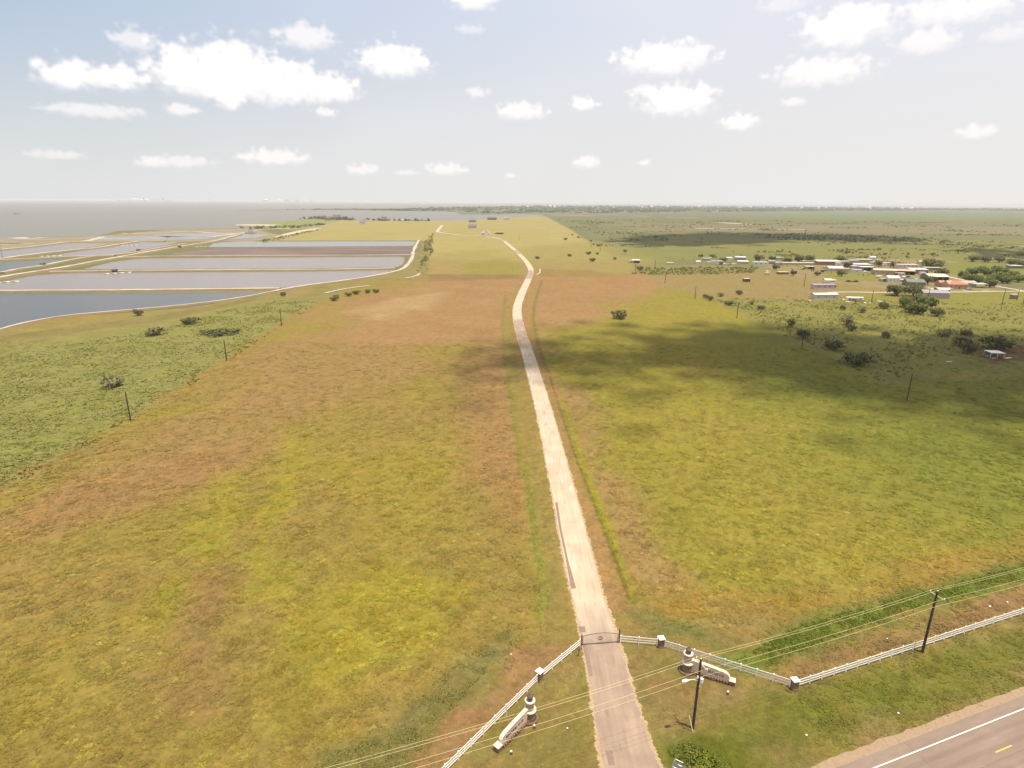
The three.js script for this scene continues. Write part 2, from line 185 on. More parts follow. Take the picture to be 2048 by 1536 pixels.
grow([[41.5, -75.6], [56.2, -82.1], [77.4, -88.7], [98.8, -98.9], [152.1, -116.6], [144.5, -109.7], [93.1, -91.9], [64.5, -82.1], [44.8, -75.1]], 1.5, 2, 5, [[176, 134, 92], [168, 132, 86], [160, 134, 84]]);
grow([[8.7, -118.0], [9.6, -118.0], [12.2, -88.6], [11.5, -88.1]], .5, .4, 5, [[188, 158, 96]], .6);
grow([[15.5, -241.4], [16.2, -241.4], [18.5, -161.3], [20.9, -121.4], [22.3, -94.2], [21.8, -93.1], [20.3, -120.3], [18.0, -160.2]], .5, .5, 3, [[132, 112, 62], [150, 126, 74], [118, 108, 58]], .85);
grow([[17.8, -129.6], [19.0, -129.6], [19.6, -95.1], [19.5, -90.1], [17.0, -90.1]], 1, .8, 5, [[196, 152, 102], [188, 150, 96]], .8);

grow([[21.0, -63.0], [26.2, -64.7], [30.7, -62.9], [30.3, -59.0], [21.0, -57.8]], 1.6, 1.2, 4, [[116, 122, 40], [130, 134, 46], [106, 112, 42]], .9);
const growLine = (pts, w, colours, k) => { const a = [], b = []; pts.forEach(([x, z], i) => { const p = pts[Math.max(0, i - 1)], n = pts[Math.min(pts.length - 1, i + 1)], dx = n[0] - p[0], dz = n[1] - p[1], l = Math.hypot(dx, dz); a.push([x - dz / l * w / 2, z + dx / l * w / 2]); b.push([x + dz / l * w / 2, z - dx / l * w / 2]); }); grow([...a, ...b.reverse()], w * 0.35, w * 0.3, 6, colours, k); };
growLine([[-5.1, -468.7], [-6.4, -365.0], [-4.1, -286.9], [-0.8, -221.5], [1.9, -162.8], [3.1, -143.0]], 1.8, [[150, 144, 68], [162, 150, 76]], .8);
growLine([[1.8, -444.0], [-0.9, -365.2], [0.6, -287.0], [3.1, -221.6], [5.3, -170.6], [7.0, -137.3], [8.1, -111.9], [9.6, -90.7]], 1.0, [[160, 138, 74], [178, 152, 90]], .7);
growLine([[27.5, -564.3], [15.3, -422.0], [12.8, -365.7], [13.7, -287.4], [15.4, -246.7]], 2, [[142, 128, 66], [156, 142, 70]], .8);
growLine([[15.3, -444.6], [9.7, -365.6], [10.3, -287.3], [12.8, -228.4], [14.9, -179.2], [16.2, -137.5], [17.2, -108.3]], 0.9, [[196, 160, 104], [168, 144, 78]], .7);
const MARSH = [[146, 143, 94], [124, 130, 82], [158, 146, 104], [140, 144, 86]].map(c => C(...c));
function pick(pal, x, z, size, out) {                  // a mosaic: every colour of the list has patches of its own
  const n = pal.length; let W = 0; out[0] = out[1] = out[2] = 0;
  for (let i = 0; i < n; i++) { const w = n === 1 ? 1 : Math.exp(3.4 * fbm(x / size + i * 37.3, z / size * 1.15 - i * 19.7, 3)); W += w; out[0] += pal[i][0] * w; out[1] += pal[i][1] * w; out[2] += pal[i][2] * w; }
  out[0] /= W; out[1] /= W; out[2] /= W;
}
const tmp = [0, 0, 0];
function land(x, z, px, o) {                           // reflectance at a point; px is the finest detail wanted, in metres
  let left = 1; o[0] = o[1] = o[2] = 0;
  for (let i = LAND.length - 1; i >= 0 && left > 0.004; i--) {
    const l = LAND[i], m = l.soft + l.rag * 1.1; if (x < l.b[0] - m || x > l.b[1] + m || z < l.b[2] - m || z > l.b[3] + m) continue;
    let d = signed(l.p, x, z); if (d > m) continue;
    if (d > -m) d += l.rag * 1.5 * fbm(x / (l.rag * 3.2) + 5.1, z / (l.rag * 3.2), 3);
    if (d > l.soft) continue;
    const w = left * l.k * sstep(l.soft, -l.soft, d); if (w < 0.004) continue; pick(l.c, x, z, l.size, tmp); left -= w;
    o[0] += tmp[0] * w; o[1] += tmp[1] * w; o[2] += tmp[2] * w;
  }
  if (left > 0.004) { pick(MARSH, x, z, 150, tmp); o[0] += tmp[0] * left; o[1] += tmp[1] * left; o[2] += tmp[2] * left; }
  let v = 1 + 0.10 * fbm(x / 14, z / 9, 3);            // grain of the sward: swathes, tussocks, thatch between them
  if (px < 2) v += 0.20 * noise(x / 3.1 + z / 7, z / 2.3 - x / 9) + 0.18 * fbm((x * 0.8 + z * 0.6) / 1.3 + 0.6 * noise(x / 9, z / 9), (z * 0.8 - x * 0.6) / 7, 3);
  if (px < 0.9) v += 0.22 * noise(x / 1.1 + 40, z / 0.85) + 0.18 * sstep(0.22, 0.5, noise(x / 0.9 - 20, z / 0.8)) - 0.11 * sstep(0.25, 0.5, noise(x / 0.8 + 61, z / 0.7));
  if (px < 0.4) v += 0.22 * noise(x / 0.42, z / 0.36 + 17);
  if (px < 0.2) v += 0.13 * noise(x / 0.19 + 3, z / 0.17);
  v = Math.max(0.45, v);
  const dry = 0.10 * fbm(x / 5 + 70, z / 4, 3);
  o[0] *= v * (1 + dry); o[1] *= v; o[2] *= v * (1 - dry);
  return o;
}
function groundSheet(name, x0, x1, z0, z1, tw, th, y, outline) {
  const px = (x1 - x0) / tw, map = texture(tw, th, (u, v, o) => land(mix(x0, x1, u), mix(z0, z1, v), px, o));
  map.anisotropy = 8;
  const m = new THREE.MeshStandardMaterial({ map, roughness: 1 });
  m.specularIntensity = 0.2;
  let g;
  if (outline) { g = new THREE.ShapeGeometry(new THREE.Shape(outline.map(([x, z]) => new THREE.Vector2(x, -z)))); g.rotateX(-Math.PI / 2); }
  else { g = new THREE.PlaneGeometry(x1 - x0, z0 - z1); g.rotateX(-Math.PI / 2); g.translate((x0 + x1) / 2, 0, (z0 + z1) / 2); }
  const p = g.attributes.position, uv = g.attributes.uv; for (let i = 0; i < p.count; i++) { uv.setXY(i, (p.getX(i) - x0) / (x1 - x0), (p.getZ(i) - z0) / (z1 - z0)); p.setY(i, y); }
  return struct(name, g, m);
}
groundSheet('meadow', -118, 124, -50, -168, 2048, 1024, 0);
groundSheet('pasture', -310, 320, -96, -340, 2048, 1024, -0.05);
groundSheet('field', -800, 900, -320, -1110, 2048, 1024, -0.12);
const SHORE = [[-1474, -935], [-1341, -1009], [-939.1, -1122.4], [-917.2, -1165.1], [-837, -1245], [-919, -1431], [-877, -1489], [-787, -1549], [-717, -1619], [-653, -1730], [-798, -1772], [-849, -1863], [-829, -2025], [-810, -2248], [-826, -2399], [-798, -2560], [-706, -2528], [-583, -2359], [-349, -2325], [-185, -2379], [-127, -2578], [-38, -2938], [85, -3101], [174, -3379], [908, -3012], [2556, -2952], [4013, -2805], [1679, -1161], [-1.6, -1086.8]];
groundSheet('headland', -2300, 3600, -1000, -3500, 2048, 640, -0.25, SHORE);
groundSheet('coastal_plain', -6000, 34000, -2400, -32000, 2048, 512, -0.5, [[174, -3379], [158, -3643], [41, -3679], [-190, -3563], [-285, -3505], [-329, -3682], [-357, -4102], [-451, -4442], [-857, -4713], [-1502, -4837], [-1730, -4615], [-1857, -4226], [-1939, -4335], [-1872, -4996], [-1670, -5383], [-1260, -5891], [-1094, -6610], [-640, -8293], [-46, -9278], [1479, -10609], [4613, -12143], [7421, -11960], [9874, -12052], [17667, -12422], [3780, -2641], [2400, -2771], [865, -2868]]);

// ---------------------------------------------------------------- water: the bay and the ponds
function waves(size, k) { return texture(256, 256, (u, v, o) => { const t = 6.2832; let h = 0.5; for (let i = 1; i < 14; i++) { const a = i * 2.4, fx = Math.round(Math.cos(a) * (2 + i)), fy = Math.round(Math.sin(a) * (2 + i)); h += k / (1 + i * 0.25) * Math.sin(t * (fx * u + fy * v) + i * 1.7); } o[0] = h; }, false); }
const ripple = waves(1, 0.07); ripple.wrapS = ripple.wrapT = THREE.RepeatWrapping;
function waterMat(r, g, b, rough, rep, bump = 0.05, spec = 1) { const t = ripple.clone(); t.repeat.set(1 / rep, 1 / rep); t.needsUpdate = true; const m = new THREE.MeshPhysicalMaterial({ color: new THREE.Color().setRGB(r, g, b), roughness: rough, ior: 1.33, bumpMap: t, bumpScale: bump }); m.specularIntensity = spec; return m; }
function flat(outline, y) { const g = new THREE.ShapeGeometry(new THREE.Shape(outline.map(([x, z]) => new THREE.Vector2(x, -z)))); g.rotateX(-Math.PI / 2); g.translate(0, y, 0); const p = g.attributes.position, uv = g.attributes.uv; for (let i = 0; i < p.count; i++) uv.setXY(i, p.getX(i), p.getZ(i)); return g; }
struct('bay_water', flat([[-70000, 3000], [70000, 3000], [70000, -90000], [-70000, -90000]], -0.9), waterMat(0.14, 0.134, 0.112, 0.42, 40, 0.3, 0.5), 'wide grey brown bay reaching to the horizon');
const pondA = waterMat(0.058, 0.06, 0.056, 0.24, 9, 0.07, 0.62), pondB = waterMat(0.155, 0.128, 0.112, 0.25, 9, 0.07, 0.8), pondE = waterMat(0.15, 0.145, 0.13, 0.25, 9, 0.07, 0.8);
const PONDS = [[[[-457.0, -444.7], [-395.0, -460.0], [-255.0, -472.5], [-209.1, -476.1], [-192.4, -482.4], [-192.9, -455.7], [-209.1, -425.2], [-220.0, -404.8], [-251.1, -383.5], [-277.9, -366.7], [-282.9, -348.8], [-285.2, -326.4], [-289.8, -274.4]], pondA, 'dark blue grey pond nearest the meadow, below the pale banks'],
  [[[-436.5, -485.9], [-450.7, -533.2], [-455.5, -574.3], [-437.6, -596.2], [-258.3, -617.3], [-124.9, -641.3], [-117.5, -629.8], [-122.5, -602.6], [-152.1, -562.7], [-182.3, -514.4], [-192.6, -501.5], [-296.7, -489.9], [-409.0, -477.1], [-422.1, -473.7]], pondB, 'wide grey pond second from the meadow'],
  [[[-448.5, -629.9], [-465.8, -701.1], [-461.7, -752.3], [-346.8, -772.9], [-148.6, -801.5], [-138.6, -781.7], [-127.6, -705.0], [-127.8, -671.6], [-228.7, -650.1], [-380.4, -633.8]], pondB, 'long mauve grey pond below the dark mud flat'],
  [[[-503.8, -1026.4], [-501.0, -1065.7], [-413.6, -1088.0], [-206.0, -1118.5], [-175.7, -1111.5], [-162.6, -1027.0], [-167.7, -997.0], [-425.2, -952.1], [-470.1, -948.2]], pondE, 'pale greenish pond beyond the dark mud flat, the farthest of the long ones'],
  [[[-578.6, -588.4], [-642.9, -656.2], [-588.9, -696.1], [-547.4, -736.4], [-533.7, -730.8], [-517.0, -700.8], [-518.2, -669.3], [-510.7, -600.9], [-504.9, -559.9]], pondA, 'dark pond left of the grassy causeway road'],
  [[[-589.1, -758.6], [-627.5, -952.9], [-633.8, -1044.8], [-572.2, -1050.7], [-549.6, -948.8], [-530.4, -817.8], [-544.6, -777.6], [-560.9, -762.0]], pondB, 'narrow slanting pond between two pale banks beside the causeway road'],
  [[[-782.1, -802.8], [-715.3, -849.9], [-718.2, -899.2], [-729.9, -997.8], [-654.8, -992.7], [-637.1, -898.2], [-622.8, -808.4], [-625.8, -741.0], [-657.5, -671.6]], pondB, 'slanting pond farthest left of the causeway road'],
  [[[-579.1, -1220.0], [-584.5, -1346.4], [-558.6, -1336.8], [-516.3, -1300.7], [-496.7, -1191.1], [-509.3, -1168.3], [-531.8, -1134.5]], pondE, 'small pale basin where the causeway road ends'],
  [[[-747.6, -1265.4], [-705, -1342], [-606.3, -1343.7], [-591.8, -1276.0], [-590.8, -1213.4], [-675.7, -1191.8]], pondE, 'thin pale basin beyond the causeway road near the bay'],
  [[[-789.5, -1187.8], [-708.3, -1232.4], [-566.5, -1186.9], [-576.6, -1129.8], [-651.3, -1099.8], [-739.2, -1083.6]], pondE, 'shallow basin between pale banks near the bay shore']];
for (const [p, m, l] of PONDS) struct('pond_water', flat(p, -0.02), m, l);
struct('mud_flat', flat([[-461.3, -807.1], [-455.6, -918.3], [-420.7, -941.9], [-148.3, -976.2], [-144.3, -914.4], [-138.2, -839.1], [-285.3, -816.2], [-412.7, -802.9]], 0), new THREE.MeshStandardMaterial({ roughness: 0.8, map: (() => { const t = texture(256, 256, (u, v, o) => { const n = fbm(u * 3, v * 14, 4), k = sstep(-0.4, 0.5, n), a = C(118, 92, 82), b = C(166, 136, 122); for (let i = 0; i < 3; i++) o[i] = mix(a[i], b[i], k); }); t.wrapS = t.wrapT = THREE.MirroredRepeatWrapping; t.repeat.set(1 / 400, 1 / 120); return t; })() }), 'dark reddish brown mud flat of a drained pond');

// ---------------------------------------------------------------- banks (levees) and tracks
function noisyMap(w, h, cols, fx, fy, rep) { const cs = cols.map(c => C(...c)); const t = texture(w, h, (u, v, o) => { pick(cs, u * fx, v * fy, 1, o); const k = 1 + 0.16 * noise(u * fx * 9, v * fy * 9); for (let i = 0; i < 3; i++) o[i] *= k; }); t.wrapS = t.wrapT = THREE.MirroredRepeatWrapping; t.repeat.set(1 / rep, 1 / rep); return t; }
const shellMat = new THREE.MeshStandardMaterial({ map: noisyMap(256, 256, [[240, 220, 194], [226, 204, 176], [250, 234, 212]].map(c => c.map(v => Math.min(255, v * 1.04))), 8, 8, 60), roughness: 0.95 }), bankMat = new THREE.MeshStandardMaterial({ map: noisyMap(256, 256, [[160, 130, 92], [150, 144, 86], [176, 142, 106]], 8, 8, 60), roughness: 1 });
function strip(pts, widths, y, seed = 1, rag = 0, step = 6) {    // a ribbon on the ground; widths per point, ragged edges
  const c = new THREE.CatmullRomCurve3(pts.map(([x, z]) => new THREE.Vector3(x, 0, z)), false, 'centripetal'), n = Math.max(2, Math.round(c.getLength() / step)), pos = [], uv = [], idx = [];
  for (let i = 0; i <= n; i++) {
    const t = i / n, p = c.getPoint(t), d = c.getTangent(t), k = t * (widths.length - 1), a = Math.min(widths.length - 2, Math.floor(k)), w = widths.length > 1 ? mix(widths[a], widths[a + 1], k - a) : widths[0], L = t * c.getLength();
    for (const s of [-1, 1]) { const e = w / 2 + rag * (noise(L / 2.3, seed + s * 7.3) + 0.7 * noise(L / 7.1, seed + s * 5.7) + 0.45 * noise(L / 1.03, seed + s * 3.1)); pos.push(p.x - d.z * s * e, y, p.z + d.x * s * e); uv.push(p.x - d.z * s * e, p.z + d.x * s * e); }
    if (i < n) { const q = i * 2; idx.push(q, q + 1, q + 2, q + 1, q + 3, q + 2); }
  }
  const g = new THREE.BufferGeometry(); g.setAttribute('position', new THREE.Float32BufferAttribute(pos, 3)); g.setAttribute('uv', new THREE.Float32BufferAttribute(uv, 2)); g.setIndex(idx); g.computeVertexNormals();
  if (g.attributes.normal.getY(0) < 0) { g.setIndex(idx.map((_, i) => idx[i - i % 3 + 2 - i % 3])); g.computeVertexNormals(); }
  return g;
}
function levee(pts, top, h, label, sideW = 3, seed = 1) {        // a bank with sloping sides and a pale track on top
  const c = new THREE.CatmullRomCurve3(pts.map(([x, z]) => new THREE.Vector3(x, 0, z)), false, 'centripetal'), n = Math.max(2, Math.round(c.getLength() / 12)), pos = [], uv = [], idx = [], prof = [[-1, 0, sideW], [-1, 1, 0], [1, 1, 0], [1, 0, sideW]];
  for (let i = 0; i <= n; i++) {
    const t = i / n, p = c.getPoint(t), d = c.getTangent(t), L = t * c.getLength();
    prof.forEach(([s, up, o], j) => { const e = s * (top / 2 + o + 1.4 * noise(L / 17, seed + j * 5)), hh = up ? h * (1 + 0.35 * noise(L / 23, seed + 40)) : -0.6; pos.push(p.x - d.z * e, hh, p.z + d.x * e); uv.push(p.x - d.z * e, p.z + d.x * e); });
    if (i < n) for (let j = 0; j < 3; j++) { const q = i * 4 + j; idx.push(q, q + 4, q + 1, q + 1, q + 4, q + 5); }
  }
  const g = new THREE.BufferGeometry(); g.setAttribute('position', new THREE.Float32BufferAttribute(pos, 3)); g.setAttribute('uv', new THREE.Float32BufferAttribute(uv, 2)); g.setIndex(idx);
  let q = g.toNonIndexed(); q.computeVertexNormals(); if (q.attributes.normal.getY(12) < 0) { g.setIndex(idx.map((_, i) => idx[i - i % 3 + 2 - i % 3])); q = g.toNonIndexed(); q.computeVertexNormals(); }
  struct('levee', q, bankMat, label);
  const tops = []; { const m = q.attributes.position; }
  struct('levee_track', ridge(pts, top * 0.8, h, seed), shellMat, 'pale shell track on ' + label);
}
function ridge(pts, w, h, seed) {
  const c = new THREE.CatmullRomCurve3(pts.map(([x, z]) => new THREE.Vector3(x, 0, z)), false, 'centripetal'), n = Math.max(2, Math.round(c.getLength() / 12)), pos = [], uv = [], idx = [];
  for (let i = 0; i <= n; i++) { const t = i / n, p = c.getPoint(t), d = c.getTangent(t), L = t * c.getLength(), y = h * (1 + 0.35 * noise(L / 23, seed + 40)) + 0.06; for (const s of [-1, 1]) { const e = s * Math.max(0.05, w / 2 * (1 + 0.9 * noise(L / 31, seed + 9)) + 1.1 * noise(L / 9, seed + s * 4)); pos.push(p.x - d.z * e, y, p.z + d.x * e); uv.push(p.x - d.z * e, p.z + d.x * e); } if (i < n) { const q = i * 2; idx.push(q, q + 1, q + 2, q + 1, q + 3, q + 2); } }
  const g = new THREE.BufferGeometry(); g.setAttribute('position', new THREE.Float32BufferAttribute(pos, 3)); g.setAttribute('uv', new THREE.Float32BufferAttribute(uv, 2)); g.setIndex(idx); g.computeVertexNormals();
  if (g.attributes.normal.getY(0) < 0) { g.setIndex(idx.map((_, i) => idx[i - i % 3 + 2 - i % 3])); g.computeVertexNormals(); } return g;
}
levee([[-476.3, -456.6], [-402.4, -469.1], [-327.9, -475.1], [-252.9, -484.0], [-191.3, -492.5]], 6, 1.1, 'bank between the nearest two ponds', 3, 11);
levee([[-459.7, -599.3], [-398.0, -611.7], [-321.4, -620.6], [-262.0, -626.3], [-197.2, -634.8], [-126.7, -651.1]], 7, 1.2, 'bank above the second pond', 3, 12);
levee([[-491.4, -750.3], [-459.5, -769.9], [-353.6, -788.3], [-246.8, -799.7], [-132.6, -817.2]], 7, 1.4, 'bank below the dark mud flat', 4, 13);
levee([[-174.7, -1140.8], [-163.8, -1045.5], [-140.8, -859.9], [-133.1, -811.8], [-120.9, -699.7], [-118.8, -636.9], [-130.6, -593.7], [-152.8, -548.0], [-179.7, -506.6], [-191.5, -476.9]], 5, 0.9, 'curved bank along the right end of the ponds', 3, 14);
levee([[-191.5, -476.9], [-199.3, -452.9], [-213.2, -426.3], [-242.2, -396.1], [-278.5, -367.5], [-285.2, -340.5], [-283.1, -310.9], [-289.8, -274.4]], 2.6, 0.8, 'long low bank between the nearest pond and the meadow', 4, 24);
levee([[-434.6, -440.7], [-453.0, -500.2], [-469.2, -550.3], [-473.8, -627.4], [-491.0, -751.7], [-513.5, -938.1], [-520.9, -1053.1], [-532.1, -1119.3], [-571.3, -1286.2]], 7, 1.5, 'straight causeway bank slanting through the ponds', 5, 15);
levee([[-628.5, -646.6], [-604.1, -714.6], [-570.1, -748.2], [-541.1, -773.4], [-513.0, -784.3]], 6, 1.2, 'low bank left of the causeway', 4, 16);
levee([[-577.8, -592.8], [-613.0, -725.4], [-622.1, -785.3], [-622.3, -846.8], [-618.8, -911.6], [-632.4, -984.2], [-643.2, -1051.8]], 8, 1.5, 'pale bank slanting between two narrow ponds', 4, 17);
levee([[-736.1, -760.9], [-725.0, -861.7], [-731.7, -953.6], [-744.8, -1018.6], [-740.6, -1029.3], [-646.2, -1056.9], [-607.2, -1068.9]], 8, 1.3, 'pale bank on the far side of the narrow ponds', 4, 18);
levee([[-502.2, -590.5], [-510.8, -626.2], [-513.6, -663.1], [-533.4, -761.2], [-520.1, -818.6], [-536.7, -942.5], [-543.8, -1022.6]], 5, 0.9, 'green edge bank left of the causeway', 4, 19);
const sandy = (pts, w, label) => struct('dirt_track', strip(pts, [w, w], 0.2, 3, 0.25 * w, 14), shellMat, label);
for (const [p, w] of [[[[-931.4, -1050.3], [-833.3, -1103.1], [-771.6, -1153.1]], 10], [[[-742.3, -1062.3], [-762.2, -1118.1], [-796.2, -1190.5]], 14], [[[-812.1, -967.8], [-776.3, -993.4]], 12], [[[-760.8, -1136.7], [-662.5, -1168.2], [-591.9, -1199.4]], 10], [[[-829, -1306], [-765, -1372], [-741, -1413], [-655, -1353], [-603.7, -1335.5]], 14], [[[-842, -1325], [-764, -1293], [-684.5, -1302.8]], 10], [[[-596.7, -1209.2], [-597.7, -1303.0], [-603, -1389]], 14], [[[-461.2, -1215.5], [-496.6, -1402.1], [-507, -1540], [-505, -1614]], 22], [[[-617, -1582], [-560, -1621], [-516, -1650]], 18], [[[-628, -1470], [-621, -1544], [-600, -1588]], 14], [[[-933.7, -1150.1], [-888.4, -1127.8], [-879.5, -1152.8]], 26], [[[-424.4, -1117.0], [-301.3, -1134.0], [-178.6, -1148.0]], 5], [[[-148.1, -471.9], [-139.3, -497.9], [-123.3, -518.7]], 3], [[[-102.1, -571.0], [-94.9, -585.3], [-93.8, -610.7]], 3], [[[23.8, -604.1], [27.6, -621.8], [29.8, -660.2]], 1.6]])
  sandy(p, w, 'pale shell strip on the flats by the ponds');
// pale sand flats in the marsh and drives
for (const [p, w, l] of [[[[523, -1765], [673, -1754], [825, -1743]], 22, 'long thin pale sand strip in the far marsh'], [[[73.8, -1222.2], [105.3, -1217.1]], 6, 'short pale concrete strip in the far yellow field'], [[[62, -1730], [94, -1721]], 14, 'short pale strip near the field corner'], [[[-3, -3772], [192, -3743]], 40, 'pale sand edge of the far inlet'], [[[211, -3546], [437, -3308]], 40, 'pale sand bar right of the far inlet'], [[[633, -3362], [732, -3319]], 40, 'pale sand patch in the far marsh'], [[[778, -3177], [908, -3012]], 30, 'thin sand patches in the far marsh'], [[[779, -2330], [816, -2129]], 40, 'sand patch curving in the far marsh'], [[[2059, -5104], [2309, -5006]], 60, 'pale shoreline strip far right'], [[[-471, -4004], [-327, -3761]], 40, 'pale beach at the end of the wooded point'], [[[-1885, -4214], [-1545, -4730]], 30, 'pale sand spit at the end of the far shore'], [[[-1938, -3223], [-1802, -3384]], 16, 'thin pale shell bar out in the bay'], [[[-98, -1722], [-64, -1724]], 8, 'pale drive beside the grey house'], [[[-1919, -4369], [-1366, -5057]], 20, 'thin pale reef along the far spit']])
  struct('sand_strip', strip(p, [w, w], 0.12, 5, 0.12 * w, 25), shellMat, l);

// the lane through the meadow, in its three states, and its darker repair patches
const laneMap = (() => { const a = [[240, 218, 186], [246, 228, 198], [228, 202, 170]].map(c => C(...c)), b = [[210, 180, 154], [224, 194, 166], [184, 156, 138], [200, 170, 146]].map(c => C(...c)); const q = [0, 0, 0];
  const t = texture(512, 1536, (u, v, o) => { const x = u * 40 - 5, z = v * -140 - 50, old = sstep(-96, -78, z + 5 * noise(x / 3, z / 5)); pick(a, x, z, 6, o); pick(b, x, z, 5, q); for (let i = 0; i < 3; i++) { o[i] *= 1.12; q[i] *= 1.06; } for (let i = 0; i < 3; i++) o[i] = mix(o[i], q[i], old); const k = 1 + 0.16 * noise(x / 0.55, z / 7) + 0.16 * fbm(x / 2.2 + 8, z / 9, 3) - 0.16 * sstep(0.3, 0.6, noise(x / 0.9 + 33, z / 2.4)) + 0.10 * noise(x / 0.22, z / 0.22) + 0.07 * noise(x / 0.1, z / 0.1); for (let i = 0; i < 3; i++) o[i] *= k; });
  t.wrapS = t.wrapT = THREE.MirroredRepeatWrapping; t.repeat.set(1 / 40, -1 / 140); t.offset.set(5 / 40, -50 / 140); return t; })();
const laneMat = new THREE.MeshStandardMaterial({ map: laneMap, roughness: 0.95 });
const LANE = [[17.0, -53.9], [15.8, -59.5], [15.3, -70.5], [15.1, -82.5], [14.4, -93.6], [13.8, -110.1], [13.3, -132.1], [12.4, -163.0], [10.8, -209.5], [8.9, -250.6], [7.2, -287.2], [4.4, -335.2], [3.1, -401.1], [6.4, -464.0], [14.4, -563.6], [19.4, -639.9], [17.2, -732.3], [6.7, -880.0], [-5.6, -1023.2], [-19.7, -1164.2], [-29.6, -1219.6], [-45.3, -1270.6]];
struct('lane', strip(LANE, [9.2, 7.2, 6.2, 5.9, 5.6, 6.0, 5.8, 5.6, 5.5, 5.6, 5.6, 5.6, 5.6, 5.8, 5.8, 6, 5.8, 5.8, 5.8, 5.8, 5.6, 5.6], 0.03, 2, 0.26, 0.31), laneMat, 'pale gravel lane running straight away through the meadows to the far houses');
struct('lane_edge', strip(LANE, [10.3, 8.2, 7.1, 6.8, 6.5, 6.8, 6.6, 6.4, 6.2, 6.2, 6.2, 6.2, 6.2, 6.3, 6.3, 6.5, 6.3, 6.3, 6.3, 6.3, 6, 6], 0.02, 12, 0.42, 0.23), new THREE.MeshStandardMaterial({ map: noisyMap(128, 128, [[240, 208, 164], [226, 190, 142], [204, 166, 116], [244, 218, 182]], 9, 9, 5), roughness: 1 }), 'crumbling pale gravel edges of the lane');
struct('lane', strip([[-47.7, -1337.8], [-95.6, -1322.2], [-142.0, -1387.8], [-172.2, -1453.1], [-183, -1491], [-193, -1599], [-216, -1888]], [8, 8], 0.12, 6, 0.5, 8), shellMat, 'narrow far drive bending left past the white gabled house');
struct('lane', strip([[-47.1, -1261.3], [-58.7, -1291.5], [-81.1, -1314.0]], [6, 4], 0.06, 8, 0.5, 6), shellMat, 'pale turning place before the white gabled house');
struct('lane', strip([[259.6, -493.6], [280.2, -497.4], [308.3, -495.8], [318.6, -499.1]], [4, 5, 4], 0.05, 9, 0.7, 4), shellMat, 'pale sandy drive between the trailers and the dark trees');
struct('lane', strip([[256.7, -487.9], [251.9, -490.5]], [9, 3], 0.06, 9, 0.7, 4), shellMat, 'pale sandy turning place beside the lilac trailer');
struct('village_road', strip([[365.7, -528.5], [362.6, -502.4], [374.5, -501.5], [412.7, -507.6], [433.8, -508.5], [540.9, -508.7]], [4.5, 4.5], 0.05, 10, 0.4, 5), shellMat, 'pale road along the lawn before the red roofed house');
struct('village_road', strip([[441.9, -613.5], [435.4, -573.3], [434.7, -541.5], [435.0, -510.0], [427.6, -433.3]], [4.5, 4.5], 0.07, 10, 0.4, 5), shellMat, 'pale road slanting down behind the red roofed house');
const patchMat = new THREE.MeshStandardMaterial({ map: noisyMap(128, 128, [[186, 154, 136], [172, 142, 126], [196, 164, 144]], 6, 6, 3), roughness: 0.9 });
for (const [p, l] of [[[[10.7, -130.8], [11.3, -130.8], [11.3, -118.1], [11.7, -106.4], [12.4, -97.0], [11.4, -96.8], [11.2, -108.2], [10.8, -118.0]], 'long grey asphalt patch on the left edge of the gravel lane'], [[[11.7, -86.4], [12.8, -86.4], [12.8, -85.0], [11.8, -84.8]], 'square grey asphalt patch on the lane just behind the gate'], [[[11.9, -82.2], [12.6, -82.2], [12.7, -78.5], [12.8, -75.2], [12.2, -74.9], [12.1, -78.5]], 'worn grey patch on the lane edge just before the gate'], [[[12.7, -62.0], [13.7, -62.1], [13.7, -59.9], [12.9, -59.8]], 'dark grey asphalt patch on the lane at the bottom of the photo'], [[[3.2, -311.8], [4.1, -311.9], [4.7, -297.9], [3.7, -297.9]], 'dark patch on the far lane edge in the cloud shadow'], ]) struct('asphalt_patch', flat(p, 0.036), patchMat, l);

// the highway at the lower right corner
const hwA = [40.1, -59.7], hwB = [77.6, -73.0], hd = new THREE.Vector2(hwB[0] - hwA[0], hwB[1] - hwA[1]).normalize(), hn = new THREE.Vector2(-hd.y, hd.x);   // along, and across away from the meadow
const hw = (along, across) => [hwA[0] + hd.x * along + hn.x * across, hwA[1] + hd.y * along + hn.y * across];
const tarMap = (() => { const t = texture(512, 1024, (u, v, o) => { const x = u * 20, z = v * 40; pick([[186, 160, 142], [174, 148, 130], [194, 168, 148]].map(c => C(...c)), x * 0.6, z * 0.12, 1, o); const tr = Math.min(Math.abs(x - 3.9), Math.abs(x - 5.6), Math.abs(x - 8.2), Math.abs(x - 10)); const k = (1 - 0.15 * sstep(0.55, 0.1, tr + 0.25 * noise(x, z / 6))) * (1 + 0.12 * noise(x / 0.12, z / 0.12) + 0.09 * noise(x / 0.5, z / 1.5)) * (Math.abs(x - 2.6 - 0.05 * noise(z, 3)) < 0.04 || Math.abs(x - 7 - 0.2 * noise(z / 2, 7)) < 0.05 || Math.abs(z - 14 - 0.8 * noise(x / 2, 5)) < 0.06 ? 0.8 : 1) * (1 + 0.10 * fbm(x / 3 + 4, z / 11, 3)); for (let i = 0; i < 3; i++) o[i] *= k; }); t.wrapS = t.wrapT = THREE.RepeatWrapping; return t; })();
